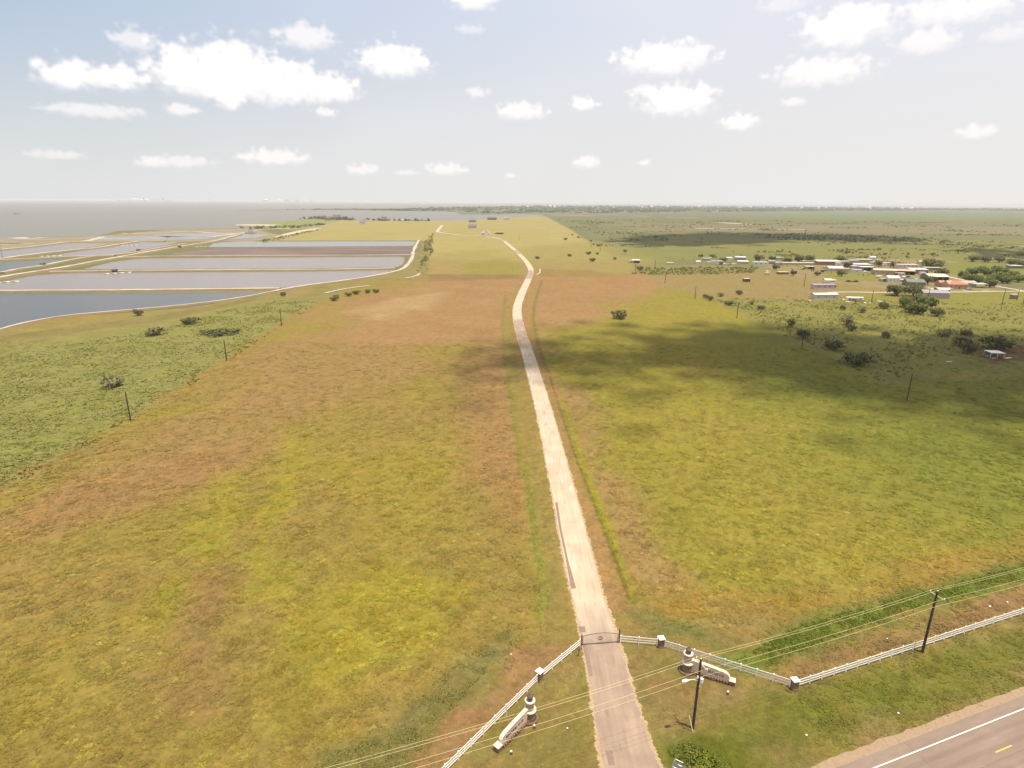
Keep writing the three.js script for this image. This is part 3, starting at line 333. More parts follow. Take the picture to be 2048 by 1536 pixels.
{
  const g = new THREE.PlaneGeometry(14.5, 200); const p = g.attributes.position, uv = g.attributes.uv;
  for (let i = 0; i < p.count; i++) { const [x, z] = hw(p.getY(i), p.getX(i) + 8.05), al = p.getY(i); uv.setXY(i, (p.getX(i) + 8.05) / 20, al / 40); p.setXYZ(i, x, 0.06, z); }
  g.computeVertexNormals(); if (g.attributes.normal.getY(0) < 0) g.setIndex([...g.index.array].reverse()); g.computeVertexNormals();
  struct('highway', g, new THREE.MeshStandardMaterial({ map: tarMap, roughness: 0.9 }), 'grey brown asphalt highway across the lower right corner');
  struct('road_shoulder', strip([hw(-60, 0.4), hw(0, 0.4), hw(60, 0.4), hw(140, 0.4)], [1.7, 1.7], 0.045, 21, 0.35, 0.5), new THREE.MeshStandardMaterial({ map: noisyMap(128, 128, [[210, 176, 140], [196, 164, 126], [220, 190, 156]], 8, 8, 4), roughness: 1 }), 'pale gravel shoulder along the highway edge');
  const paint = STD(0.62, 0.56, 0.46, 0.8), yellow = STD(0.55, 0.36, 0.06, 0.8);
  const line = (a, b, c, w, name, m, l) => struct(name, flat([hw(a, c - w / 2), hw(b, c - w / 2), hw(b, c + w / 2), hw(a, c + w / 2)], 0.066), m, l);
  const d0 = [47.4, -59.7], cr = (d0[0] - hwA[0]) * hn.x + (d0[1] - hwA[1]) * hn.y; line(-60, 140, cr, 0.16, 'edge_line', paint, 'solid white edge line of the highway');
  const y0 = [64.9, -62.1], y1 = [67.9, -63.1], ca = (y0[0] - hwA[0]) * hn.x + (y0[1] - hwA[1]) * hn.y, s0 = (y0[0] - hwA[0]) * hd.x + (y0[1] - hwA[1]) * hd.y, s1 = (y1[0] - hwA[0]) * hd.x + (y1[1] - hwA[1]) * hd.y;
  for (const k of [0, 1]) line(s0 + k * 12.2, s0 + k * 12.2 + 3.2, ca, 0.16, 'centre_dash', yellow, k ? 'yellow centre dash of the highway farther along, at the frame edge' : 'yellow centre dash of the highway at the lower right');
}
// ---------------------------------------------------------------- clouds overhead (above the frame) whose shadows lie on the land
const SUN = [0.17, 1, 0.086];
function cloud(outline, alt, n, r0, r1, edge, seed, label) {
  const r = rng(seed), b = bounds(outline), parts = [];
  const unit = [0, 1].map(() => { return new THREE.IcosahedronGeometry(1, 1); });
  for (let tries = 0; parts.length < n && tries < n * 60; tries++) {
    const x = mix(b[0], b[1], r()), z = mix(b[2], b[3], r()), d = signed(outline, x, z) + edge * 0.55 * fbm(x / edge / 1.6, z / edge / 1.6, 3);
    if (r() > 0.06 + sstep(edge * 0.55, -edge * 1.1, d) ** 1.3 || d > edge * 0.55) continue;
    const s = mix(r0, r1, r() ** 2) * (0.5 + 0.5 * sstep(0, -edge, d)), g = unit[parts.length & 1].clone(); g.scale(s, s * 0.5, s * (0.8 + 0.4 * r())); g.rotateY(r() * 6); const up = alt + r() * s * 1.2;
    g.translate(x + up * SUN[0], up, z + up * SUN[2]); parts.push(g);
  }
  return struct('cloud', merge(parts), new THREE.MeshPhysicalMaterial({ color: 0xffffff, roughness: 1, transmission: 0.9, thickness: 0, side: THREE.DoubleSide, specularIntensity: 0 }), label);
}
cloud([[-23.6, -226.3], [-21.7, -281.3], [-3.9, -309.2], [17.5, -312.2], [64.1, -334.3], [121.0, -361.2], [146.4, -363.6], [205.9, -348.6], [297.1, -341.4], [361.1, -332.4], [182.0, -156.7], [159.5, -173.2], [141.9, -193.1], [114.4, -206.9], [90.9, -217.1], [54.2, -223.9], [24.2, -218.2], [-5.1, -240.9]], 1500, 1950, 3.5, 10, 62, 31, 'white cumulus cloud passing overhead, shading the right meadow');
cloud([[178.7, -1224.9], [324.7, -1458.8], [598, -1555], [842, -1431], [889, -1249], [750.3, -1144.3], [602.2, -1203.7], [425.8, -1100.3], [340.2, -1030.1], [259.5, -978.4], [204.7, -984.5]], 1500, 1000, 8, 30, 70, 32, 'flat white cloud overhead, shading the far marsh');
cloud([[752.1, -1078.6], [849.5, -1016.8], [997.6, -956.7], [726.0, -690.3], [679.8, -809.3], [646.3, -902.2]], 1500, 220, 8, 20, 50, 33, 'small white cloud overhead, shading the brush far right');

// ---------------------------------------------------------------- grass, tussocks and brush nobody could count
const toLane = (() => { const pts = LANE; return (x, z) => { let best = 1e9; for (let i = 1; i < pts.length; i++) { const [ax, az] = pts[i - 1], [bx, bz] = pts[i], ex = bx - ax, ez = bz - az, t = clamp(((x - ax) * ex + (z - az) * ez) / (ex * ex + ez * ez)); best = Math.min(best, Math.hypot(x - ax - ex * t, z - az - ez * t)); } return best; }; })();
const toRoad = (x, z) => (x - hwA[0]) * hn.x + (z - hwA[1]) * hn.y;
const inAny = (x, z, list) => list.some(p => signed(p, x, z) < 0);
const MOWN = [LAND.find(l => Math.abs(l.soft - 1) < 1e-9 && l.size === 9), ...LAND.filter(l => l.size === 9 && l.soft === 1)].map(l => l.p);
function tuftGeo(seed, blades, spread, h) {           // broad blades arching outwards from a low clump
  const r = rng(seed), pos = [], nor = [];
  for (let i = 0; i < blades; i++) {
    const a = r() * 6.283, d = Math.sqrt(r()) * spread * 0.34, reach = 0.16 + r() * 0.28, hh = h * (0.35 + r() * 0.65), w = 0.05 + r() * 0.07, c = Math.cos(a), s = Math.sin(a), wx = -s * w, wz = c * w;
    const b = [c * d, 0, s * d], m = [c * (d + reach * .45), hh * .8, s * (d + reach * .45)], t = [c * (d + reach), hh, s * (d + reach)];
    const v = (q, k) => [q[0] + wx * k, q[1], q[2] + wz * k];
    for (const tri of [[v(b, -.6), v(m, 1), v(m, -1)], [v(b, -.6), v(b, .6), v(m, 1)], [v(m, -1), v(m, 1), t]]) for (const k of tri) { pos.push(...k); nor.push(c * 0.2, 0.97, s * 0.2); }
  }
  const g = new THREE.BufferGeometry(); g.setAttribute('position', new THREE.Float32BufferAttribute(pos, 3)); g.setAttribute('normal', new THREE.Float32BufferAttribute(nor, 3)); return g;
}
const leafMat = new THREE.MeshPhysicalMaterial({ roughness: 1, side: THREE.DoubleSide, transmission: 0.15, thickness: 0, specularIntensity: 0.1 });
const vertexLeaf = new THREE.MeshPhysicalMaterial({ roughness: 1, side: THREE.DoubleSide, vertexColors: true, transmission: 0.5, thickness: 0, specularIntensity: 0.1 });
function scatter(name, geo, mat, spots, label) {       // spots: [x, y, z, size, height, turn, r, g, b]
  const im = new THREE.InstancedMesh(geo, mat, spots.length), m = new THREE.Matrix4(), q = new THREE.Quaternion(), up = new THREE.Vector3(0, 1, 0), c = new THREE.Color();
  spots.forEach((s, i) => { m.compose(new THREE.Vector3(s[0], s[1], s[2]), q.setFromAxisAngle(up, s[5]), new THREE.Vector3(s[3], s[4], s[3])); im.setMatrixAt(i, m); im.setColorAt(i, c.setRGB(Math.min(1, s[6]), Math.min(1, s[7]), Math.min(1, s[8]))); });
  im.name = numbered(name); im.castShadow = im.receiveShadow = true; im.userData = { kind: 'stuff', label }; scene.add(im); return im;
}
{
  const r = rng(5), spots = [[], [], []], o = [0, 0, 0], lists = { n: 0 };
  const BLOOM = LAND.filter(l => l.size <= 12 && l.c.some(c => c[0] > c[2] * 7) && l.soft >= 5).map(l => l.p);
  for (let i = 0; i < 120000; i++) {
    const far = r(), z = -(52 + 250 * far ** 1.9), x = (r() * 2 - 1) * (-z * 0.93 + 18);
    if (toRoad(x, z) > -0.7) continue;
    const dl = toLane(x, z); if (dl < 3.9 + 0.5 * noise(x, z) + (z > -72 ? (z + 72) * 0.09 : 0)) continue;
    const thick = fbm(x / 6, z / 5, 3), mown = dl < 9 || inAny(x, z, MOWN) || (z > -86 && x > -12 && toRoad(x, z) > -30 && dl < 26);
    if (!mown && r() > 0.34 + 0.7 * thick) continue;
    land(x, z, 1, o);
    const bloom = !mown && r() < 0.06 + 0.34 * sstep(0.0, 0.5, fbm(x / 7 + 31, z / 6, 3)) && o[0] > o[2] * 4;
    const v = 0.92 + 0.3 * r(), s = (mown ? 0.4 : 0.8) * (0.7 + 0.7 * r()) * (1 + 1.2 * far), h = (mown ? 0.07 : 0.17) * (0.6 + 0.7 * r()) * (0.8 + 0.7 * Math.max(0, thick));
    spots[i % 3].push([x, z < -166 ? -0.06 : -0.01, z, s, h, r() * 6.283, o[0] * v * (bloom ? 1.22 : 1.04), o[1] * v * (bloom ? 1.36 : 1.06), o[2] * v * (bloom ? 0.95 : 1.03)]);
  }
  const clumps = [];
  for (let i = 0; i < 9000; i++) {                     // pale yellow green weeds standing in drifts
    const z = -(54 + 130 * r()), x = (r() * 2 - 1) * (-z * 0.93 + 14); if (toRoad(x, z) > -24 || toLane(x, z) < 12 || inAny(x, z, MOWN)) continue;
    if (fbm(x / 13 + 31, z / 11, 3) + 0.5 * fbm(x / 3.5, z / 3.5 + 9, 2) < 0.16 || (z > -86 && x > -14 && x < 60 && toRoad(x, z) > -34)) continue;
    land(x, z, 1, o); if (o[0] < o[2] * 3.2) continue;
    const v = 1.0 + 0.5 * r(), s = 0.7 + 0.9 * r(); clumps.push([x, z < -166 ? -0.05 : 0, z, s, 0.10 + 0.10 * r(), r() * 6.283, o[0] * v * 1.15, o[1] * v * 1.27, o[2] * v * 1.05]);
  }
  scatter('flowering_weeds', tuftGeo(66, 16, 1, 1), leafMat, clumps, 'drifts of yellow green weeds in the near meadows');
  [0, 1, 2].forEach(k => scatter('grass', tuftGeo(60 + k, 9, 1, 1), leafMat, spots[k], 'tufts of meadow grass and weeds near the lane and fence'));
}
// foliage: many small leaf clumps spread through lobes
function crownGeo(seed, n, leaf, lobes, flat = 0.75, cols = [[0.055, 0.075, 0.022], [0.085, 0.105, 0.032], [0.04, 0.058, 0.02]]) {
  const r = rng(seed), L = [], pos = [], nor = [], col = [];
  for (let i = 0; i < lobes; i++) { const a = r() * 6.283, d = i ? 0.25 + 0.32 * r() : 0; L.push([Math.cos(a) * d, 0.52 + 0.28 * (r() - 0.4), Math.sin(a) * d, 0.24 + 0.16 * r()]); }
  for (let i = 0; i < n; i++) {
    const l = L[Math.floor(r() * lobes)], u = r() * 2 - 1, a = r() * 6.283, s = Math.sqrt(1 - u * u), rr = l[3] * (0.6 + 0.5 * r()), nx = s * Math.cos(a), ny = u, nz = s * Math.sin(a);
    const px = l[0] + nx * rr, py = Math.max(0.02, l[1] + ny * rr * flat), pz = l[2] + nz * rr;
    const ax = new THREE.Vector3(r() - .5, r() - .5, r() - .5).normalize().multiplyScalar(leaf * (0.6 + 0.8 * r())), bx = new THREE.Vector3(nx + r() - .5, ny * .5 + r() - .5, nz + r() - .5).cross(ax).normalize().multiplyScalar(leaf * (0.5 + 0.6 * r()));
    const c = cols[Math.floor(r() * cols.length)], v = 0.8 + 0.4 * r();
    const P = [[-1, -1], [1, -1], [0.7, 1], [-1, -1], [0.7, 1], [-0.8, 0.7]];
    for (const [e, f] of P) { pos.push(px + ax.x * e + bx.x * f, py + ax.y * e + bx.y * f, pz + ax.z * e + bx.z * f); const q = new THREE.Vector3(nx * .8 + (r() - .5) * .5, ny * .8 + 0.35 + (r() - .5) * .5, nz * .8 + (r() - .5) * .5).normalize(); nor.push(q.x, q.y, q.z); col.push(c[0] * v, c[1] * v, c[2] * v); }
  }
  let mx = 0, my = 0, lo = 9; for (let i = 0; i < pos.length; i += 3) { mx = Math.max(mx, Math.abs(pos[i]), Math.abs(pos[i + 2])); my = Math.max(my, pos[i + 1]); lo = Math.min(lo, pos[i + 1]); }
  for (let i = 0; i < pos.length; i += 3) { pos[i] *= 0.54 / mx; pos[i + 1] = (pos[i + 1] - lo) / (my - lo); pos[i + 2] *= 0.54 / mx; }   // one across, one high
  const g = new THREE.BufferGeometry(); g.setAttribute('position', new THREE.Float32BufferAttribute(pos, 3)); g.setAttribute('normal', new THREE.Float32BufferAttribute(nor, 3)); g.setAttribute('color', new THREE.Float32BufferAttribute(col, 3)); return g;
}
const whiteish = [[1, 1, 1], [1.15, 1.12, 1], [0.8, 0.84, 0.8]];
const tussock = [71, 72].map(s => crownGeo(s, 34, 0.13, 4, 0.8, whiteish)), blob = [73, 74, 75].map(s => crownGeo(s, 60, 0.11, 6, 0.8, whiteish));
function brush(name, geos, outline, n, seed, s0, s1, cols, keep, label, tall = 0.7, y = -0.1, light = 0) {
  const r = rng(seed), b = bounds(outline), out = geos.map(() => []);
  for (let i = 0, t = 0; i < n && t < n * 40; t++) {
    const x = mix(b[0], b[1], r()), z = mix(b[2], b[3], r()); if (signed(outline, x, z) > 0 || r() > keep(x, z)) continue;
    const s = mix(s0, s1, r() ** 2), c = cols[Math.floor(r() * cols.length)], v = (light || 2.0) * (0.8 + 0.4 * r()); out[i % geos.length].push([x, y, z, s, s * tall * (0.7 + 0.6 * r()), r() * 6.283, c[0] * v, c[1] * v, c[2] * v]); i++;
  }
  geos.forEach((g, k) => scatter(name, g, vertexLeaf, out[k], label));
}
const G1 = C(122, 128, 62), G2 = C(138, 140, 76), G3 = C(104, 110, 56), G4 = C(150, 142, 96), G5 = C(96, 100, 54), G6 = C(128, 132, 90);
brush('tussock_grass', tussock, [[-131.5, -127.7], [-131.1, -138.8], [-128.2, -187.2], [-133.8, -269.7], [-139.7, -355.8], [-143.8, -433.6], [-170.7, -437.1], [-194.2, -386.4], [-198.7, -336.0], [-238.0, -269.0], [-240.1, -240.9]], 9000, 301, 0.5, 1.7, [C(140, 142, 70), C(150, 150, 82), C(128, 132, 66), C(158, 150, 98)], (x, z) => sstep(-0.35, 0.4, fbm(x / 16, z / 16, 3)), 'green and grey tussocks covering the rough ground below the ponds', 0.36, -0.1, 3.0);
brush('weeds', tussock, [[-127.3, -134.2], [-124.4, -181.2], [-128.5, -258.2], [-134.7, -342.3], [-136.8, -422.7], [-144.6, -438.2], [-143.3, -360.5], [-134.3, -267.9], [-128.8, -186.8], [-131.1, -138.8]], 420, 302, 0.4, 1.3, [C(140, 130, 72), C(150, 140, 86), C(128, 122, 66)], (x, z) => sstep(-0.1, 0.3, fbm(x / 9, z / 9, 2)), 'brownish weeds along the old fence line', 0.5, -0.05, 2.3);
brush('weeds', tussock, [[-26.8, -58.6], [-21.4, -62.5], [-14.0, -70.5], [-5.8, -80.4], [-1.1, -84.6], [0.8, -82.4], [-5.3, -73.7], [-10.9, -64.3], [-14.7, -58.6]], 1100, 303, 0.25, 0.65, [C(150, 144, 78), C(136, 136, 72), C(160, 142, 86), C(124, 128, 70)], (x, z) => sstep(-0.2, 0.3, fbm(x / 5, z / 5, 3)), 'tall grey green weeds along the near meadow edge', 0.28, 0, 3.2);
brush('weeds', tussock, [[35.9, -78.5], [50.3, -87.1], [67.8, -93.4], [104.3, -105.6], [126.9, -113.3], [123.3, -109.4], [100.2, -100.5], [69.7, -90.5], [51.7, -82.9], [41.3, -77.9]], 3600, 304, 0.25, 0.8, [C(122, 138, 48), C(136, 144, 54), C(114, 128, 50)], (x, z) => sstep(-0.4, 0.3, fbm(x / 5, z / 5, 3)), 'green weeds in the strip behind the white fence', 0.34, 0, 2.7);
brush('weeds', tussock, [[17.8, -209.6], [18.5, -209.6], [20.1, -154.3], [22.0, -121.4], [22.6, -97.9], [21.6, -93.7], [20.7, -107.9], [19.6, -128.2], [18.4, -162.4]], 700, 305, 0.2, 0.45, [C(180, 170, 54), C(164, 158, 56), C(140, 132, 62)], () => 0.9, 'yellow green weeds along the ditch right of the lane', 0.3, 0, 2.7);
brush('weeds', tussock, [[3.7, -149.1], [4.5, -149.1], [6.0, -117.6], [7.2, -92.8], [6.2, -88.5], [4.3, -89.6], [5.5, -96.5], [4.4, -118.0]], 500, 306, 0.2, 0.45, [C(158, 156, 66), C(150, 152, 68), C(166, 156, 72)], () => 0.9, 'green weeds along the ditch left of the lane', 0.3, 0, 2.8);
brush('brush', blob, [[152.5, -454.9], [243.7, -473.9], [280.3, -455.2], [325.0, -442.8], [440.7, -447.3], [261.5, -256.5], [258.2, -293.9], [225.8, -286.8], [149.7, -232.7], [149.8, -255.5], [148.9, -301.9], [153.3, -365.4]], 4200, 307, 0.6, 2.2, [C(146, 142, 76), C(136, 136, 76), C(124, 126, 66), C(158, 148, 92)], (x, z) => sstep(-0.4, 0.3, fbm(x / 26, z / 26, 3)), 'low brush and thistles on the rough ground before the trailers', 0.5, -0.1, 2.2);
brush('brush', blob, [[120.1, -617.9], [146.9, -672.2], [212.2, -686.6], [284.1, -696.4], [251.6, -634.2], [190.2, -613.0], [149.1, -610.8]], 700, 308, 1.2, 3.4, [G1, G3, G4], () => 0.9, 'low scrub before the far row of white sheds', 0.6);
brush('brush', blob, [[312.5, -784.6], [413.9, -820.3], [517.4, -858.8], [569.6, -801.9], [423.9, -584.2], [369.6, -538.5], [363.9, -581.2], [352.0, -630.5], [326.8, -643.0], [293.8, -665.4]], 240, 320, 1.4, 4.2, [G1, G3, C(132, 122, 72)], () => 0.9, 'low scrub and garden bushes between the village buildings', 0.75);
brush('brush', blob, [[194.4, -776.6], [371.2, -956.4], [559.1, -1014.6], [703.1, -983.4], [850.0, -882.9], [692.5, -715.3], [622.0, -752.3], [562.7, -801.4], [427.9, -821.3], [322.9, -829.1]], 500, 309, 1.5, 6, [G5, G3, G1], (x, z) => sstep(0.0, 0.4, fbm(x / 60, z / 45, 3)), 'scattered dark scrub in the pasture behind the village', 0.65);
brush('brush', blob, [[133.7, -937.1], [149.5, -1371.3], [181, -2671], [801, -2657], [2199, -2537], [2303, -2237], [946.9, -907.0], [735.4, -1029.6], [495.1, -1055.8], [276.3, -900.9]], 2600, 310, 2, 8, [G5, G6, G3, G1], (x, z) => sstep(0.08, 0.45, fbm(x / 190, z / 90, 4)), 'scattered brush over the wide grey green marsh', 0.5, -0.2);
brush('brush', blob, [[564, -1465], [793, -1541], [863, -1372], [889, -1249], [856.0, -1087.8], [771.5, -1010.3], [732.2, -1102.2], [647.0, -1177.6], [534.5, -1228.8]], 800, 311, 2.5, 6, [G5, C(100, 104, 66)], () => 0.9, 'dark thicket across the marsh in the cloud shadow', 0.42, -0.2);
brush('brush', blob, [[-101.2, -619.2], [-112.3, -755.9], [-157.7, -1099.2], [-173.3, -1333.2], [-119.9, -916.4], [-91.4, -668.5], [-90.1, -606.5]], 90, 312, 2, 6, [C(150, 146, 84), C(136, 136, 76), G1], () => 0.9, 'scrubby trees along the pale bank by the far yellow field', 1, -0.1);
brush('woodland', blob, [[-1097, -4768], [-324, -4193], [-79, -3748], [581, -4153], [2100, -5515], [5328, -7596], [6549, -6949], [8932, -9485], [5325, -9853], [2233, -10169], [-180, -8558], [-740, -7301], [-1020, -6161]], 5200, 313, 14, 46, [C(112, 126, 88, .36), C(96, 112, 78, .36), C(126, 134, 96, .36)], (x, z) => sstep(-0.25, 0.3, fbm(x / 500, z / 260, 3)), 'low woodland along the far shore', 0.4, -0.5);
brush('woodland', blob, [[-177, -8400], [2138, -9734], [5001, -9252], [8015, -8510], [9854, -10467], [6274, -11612], [2578, -11742], [-199, -9446]], 1500, 314, 18, 44, [C(96, 108, 78, .36), C(110, 120, 88, .36)], () => 1, 'tree line along the far coast', 0.55, -0.5);
brush('woodland', blob, [[-1739, -4638], [-1543, -4970], [-1072, -5012], [-894, -4917], [-990, -5449], [-1409, -5375], [-1698, -4956]], 160, 315, 10, 24, [C(104, 112, 84, .36)], () => 1, 'low trees on the long far spit', 0.5, -0.5);
brush('brush', blob, [[-826, -2399], [-795, -2553], [-672, -2476], [-583, -2359], [-600, -2279], [-749, -2403]], 120, 316, 6, 16, [G5, C(100, 102, 72)], () => 1, 'dark trees around the far waterfront houses', 0.8, -0.2);
brush('brush', blob, [[-580, -2346], [-439, -2301], [-311, -2315], [-305, -2274], [-487, -2266]], 90, 317, 5, 14, [G5, C(96, 92, 72)], () => 1, 'dark hedge along the far bay shore', 0.7, -0.2);
brush('brush', blob, [[-709, -1572], [-638, -1690], [-598, -1731], [-602, -1927], [-563, -1850], [-565, -1636], [-618, -1567]], 90, 318, 5, 12, [G3, G5], () => 1, 'dark bushes on the far green point', 0.6, -0.2);
brush('brush', blob, [[-445.5, -1057.7], [-464.3, -1224.0], [-487, -1476], [-479, -1530], [-450.6, -1300.5], [-429.2, -1129.9], [-421.3, -1073.5]], 130, 319, 2, 5, [G1, G2, G3], () => 0.8, 'green bushes beside the pale track at the end of the ponds', 0.8);

// ---------------------------------------------------------------- trees and shrubs one can tell apart
const barkMat = STD(0.12, 0.09, 0.065, 1);
function treeProto(seed, dark, trunkH, lobes, n, leaf) {
  const g = new THREE.Group(); const cols = dark === 'pale' ? [[0.24, 0.23, 0.10], [0.3, 0.28, 0.13], [0.18, 0.18, 0.08]] : dark ? [[0.13, 0.132, 0.05], [0.175, 0.17, 0.066], [0.10, 0.104, 0.043]] : [[0.13, 0.15, 0.04], [0.18, 0.2, 0.052], [0.095, 0.115, 0.032]];
  const bits = [new THREE.CylinderGeometry(0.03, 0.05, trunkH + 0.15, 7).translate(0, (trunkH + 0.15) / 2, 0)], r = rng(seed + 500);
  for (let i = 0; i < 4; i++) { const a = i * 1.7 + r(); bits.push(bar([0, trunkH * 0.8, 0], [Math.cos(a) * 0.25, trunkH + 0.25 + r() * 0.1, Math.sin(a) * 0.25], 0.02, 5)); }
  mesh('trunk', merge(bits), barkMat, g); mesh('crown', crownGeo(seed, n, leaf, lobes, 0.8, cols).scale(1, 1 - trunkH * 0.55, 1).translate(0, trunkH * 0.55, 0), vertexLeaf, g);
  return g;
}
const PROTO = { dark: [treeProto(401, true, 0.12, 9, 620, 0.06), treeProto(402, true, 0.14, 11, 660, 0.055), treeProto(403, true, 0.18, 8, 560, 0.06)], green: [treeProto(404, false, 0.08, 9, 560, 0.06), treeProto(405, false, 0.08, 8, 520, 0.06)], shrub: [treeProto(406, true, 0.04, 8, 360, 0.07), treeProto(407, 'pale', 0.04, 8, 320, 0.07)] };
const NTH = ['leftmost', 'second from the left', 'third from the left', 'fourth from the left', 'fifth from the left', 'sixth from the left', 'seventh from the left', 'eighth from the left', 'ninth from the left', 'tenth from the left', 'eleventh from the left', 'twelfth from the left', 'thirteenth from the left', 'fourteenth from the left', 'fifteenth from the left', 'rightmost'];
const nth = (list, i) => { const o = list.map(([x, z], k) => [x / -z, k]).sort((a, b) => a[0] - b[0]).findIndex(a => a[1] === i); return o === list.length - 1 ? 'rightmost' : NTH[o]; };
let turnK = 0;
function tree(name, kind, v, [x, z], w, h, label, category, group, y = -0.1) { const o = PROTO[kind][v % PROTO[kind].length].clone(); o.name = numbered(name); o.position.set(x, y, z); o.rotation.y = (turnK += 2.1); o.scale.set(w, h, w); scene.add(o); return tag(o, label, category, group); }
tree('oak_tree', 'dark', 0, [307.6, -479.2], 16.5, 9.8, 'broad dark tree left of the pair by the long grey blue barn', 'tree');
tree('oak_tree', 'dark', 1, [319.5, -477.0], 17.1, 11.3, 'taller dark tree right of the pair, touching the long grey blue barn', 'tree');
for (const [v, p, w, h, l] of [[0, [279.1, -423.4], 11.8, 8.3, 'green bush leftmost of the clump below the dark pair of trees'], [1, [296.1, -437.1], 13.6, 8.6, 'rounded green bush at the back of the clump by the grey blue barn'], [0, [290.9, -417.6], 13.7, 9.6, 'green bush rightmost of the clump below the grey blue barn'], [1, [271.8, -397.3], 13.1, 8.5, 'green bush at the front of the clump below the dark pair of trees'], [0, [269.3, -402.9], 8.6, 6.0, 'small green bush at the lower left of the clump']]) tree('green_bush', 'green', v, p, w, h, l, 'bush');
for (const [v, p, w, h, l] of [[2, [378.9, -549.1], 11.9, 9.7, 'round dark tree between the green roofed house and the pale roofed barn'], [1, [477.4, -691.6], 29.6, 12.1, 'wide dark tree mass at the back right of the village'], [0, [443.8, -622.2], 14.9, 7.9, 'dark tree behind the pale roofed barn'], [2, [332.2, -609.8], 10.8, 6.9, 'umbrella shaped dark tree on the lawn before the white trailer'], [0, [381.4, -691.3], 11.0, 7.7, 'dark tree between two white roofs at the village centre'], [1, [428.6, -710.7], 10.2, 7.3, 'dark round tree behind the long slanting barns'], [2, [439.8, -700.2], 7.8, 7.8, 'narrow dark tree beside the long white walled block'], [0, [352.6, -750.8], 12.6, 10.2, 'dark round tree left of the pair behind the low white barn'], [1, [366.6, -751.7], 13.9, 10.2, 'dark round tree right of the pair behind the low white barn'], [2, [310.9, -767.5], 13.6, 9.3, 'dark tree behind the white trailer with dark windows'], [0, [331.5, -779.0], 11.2, 6.2, 'low dark tree behind the small grey roof'], [1, [335.8, -743.5], 13.1, 7.8, 'dark tree at the left end of the low white barn'], [2, [289.3, -665.1], 9.1, 7.0, 'dark tree alone before the low white barn'], [0, [285.0, -613.7], 7.4, 6.0, 'brownish dark tree beside the tan tarpaulins'], [1, [411.5, -764.3], 15.8, 7.3, 'dark tree behind the brick barn with pale roof'], [2, [456.0, -712.4], 10.2, 5.7, 'low dark tree left of the wide tree mass'], [0, [310.0, -615.0], 7.9, 4.5, 'pale green tree at the left of the village lawn'], [1, [329.5, -643.1], 4.7, 3.6, 'small tree at the top of the village lawn'],
  [0, [262.7, -761.1], 12.2, 5.5, 'low dark tree among the far white sheds'], [1, [270.0, -825.3], 10.6, 4.0, 'flat dark tree behind the far white sheds'], [2, [254.1, -824.2], 9.3, 4.0, 'small dark tree leftmost behind the far white sheds']]) tree('village_tree', v === 2 ? 'dark' : 'dark', v, p, w, h, l, 'tree');
for (const [i, p, all] of [[591.0, -782.6], [603.3, -776.8], [616.8, -771.1], [600.9, -732.8], [594.6, -709.5], [602.3, -693.6]].map((p, i, all) => [i, p, all])) tree('treeline_tree', 'dark', i, p, 16.9, 9.0, 'dark tree ' + nth(all, i) + ' in the row behind the green paddock', 'tree', 'row of dark trees behind the paddock');
for (const [i, p, all] of [[448.4, -601.3], [481.7, -633.1], [505.4, -652.9], [492.1, -624.7], [522.4, -653.8], [516.1, -634.9], [499.8, -604.0], [438.7, -577.3], [464.2, -582.3], [460.0, -560.0], [434.8, -562.3], [441.2, -559.1], [478.6, -590.8], [424.8, -534.5], [479.9, -571.8], [504.8, -588.2]].map((p, i, all) => [i, p, all])) tree('thicket_bush', 'green', i, p, 12.5 * (0.8 + 0.35 * ((i * 7) % 5) / 4), 7.7, 'rounded green bush ' + nth(all, i) + ' in the thicket right of the slanting road', 'bush', 'bushes of the thicket right of the village');
for (const [k, p, w, h, l] of [[0, [67.8, -372.5], 29, 16, 'dark bush alone in the middle of the right meadow'], [0, [-235.7, -372.4], 16, 13, 'round dark bush on the bank of the nearest pond'], [0, [-190.9, -348.0], 30, 12, 'broad dark bush below the nearest pond'], [1, [-192.9, -317.3], 32, 14, 'pale grey green bush in the rough ground'], [0, [-159.6, -320.9], 54, 7, 'flat spreading dark bush in the rough ground near the second left pole'], [1, [-155.1, -222.1], 26, 14, 'green bush among the tussocks left of the nearest left pole'], [0, [-175.2, -456.4], 13, 10, 'dark bush on the pale track at the end of the first bank'], [0, [181.5, -479.2], 16, 12, 'dark bush above the others on the tan ground'], [0, [156.5, -262.4], 34, 18, 'large grey brown bush at the corner of the dark brush'], [0, [224.8, -286.7], 22, 16, 'dark bush at the meadow edge left of the open hut'], [0, [250.5, -323.9], 18, 14, 'dark upright bush left of the open hut, upper'], [1, [235.4, -302.0], 34, 16, 'wide green bush left of the open hut, middle'], [0, [246.0, -295.7], 40, 20, 'dark brown bush behind the open hut'], [0, [278.1, -388.4], 26, 18, 'dark bush below the grey blue barn'], [1, [205.1, -320.1], 16, 12, 'round dark green bush in the middle of the rough ground'], [0, [195.3, -338.3], 16, 14, 'dark bush, front of two, in the sunlit rough ground'], [1, [201.5, -356.0], 24, 20, 'green bush, back of two, in the sunlit rough ground'], [1, [228.5, -409.3], 14, 12, 'green bush below the white travel trailer'], [0, [166.5, -351.8], 14, 14, 'dark upright bush near the meadow corner'], [0, [158.0, -318.7], 20, 16, 'dark bush beside the pole in the cloud shadow'], [0, [160.5, -291.3], 24, 16, 'dark bush along the edge of the cloud shadow'], [1, [239.6, -326.2], 24, 14, 'green bush in the rough ground right of centre'], [1, [235.0, -399.8], 20, 14, 'pale green bush right of the travel trailer'], [1, [261.8, -416.5], 26, 16, 'pale green bush left of the green clump']]) tree('bush', 'shrub', k, p, w * 0.36, h * 0.34, l, 'bush');
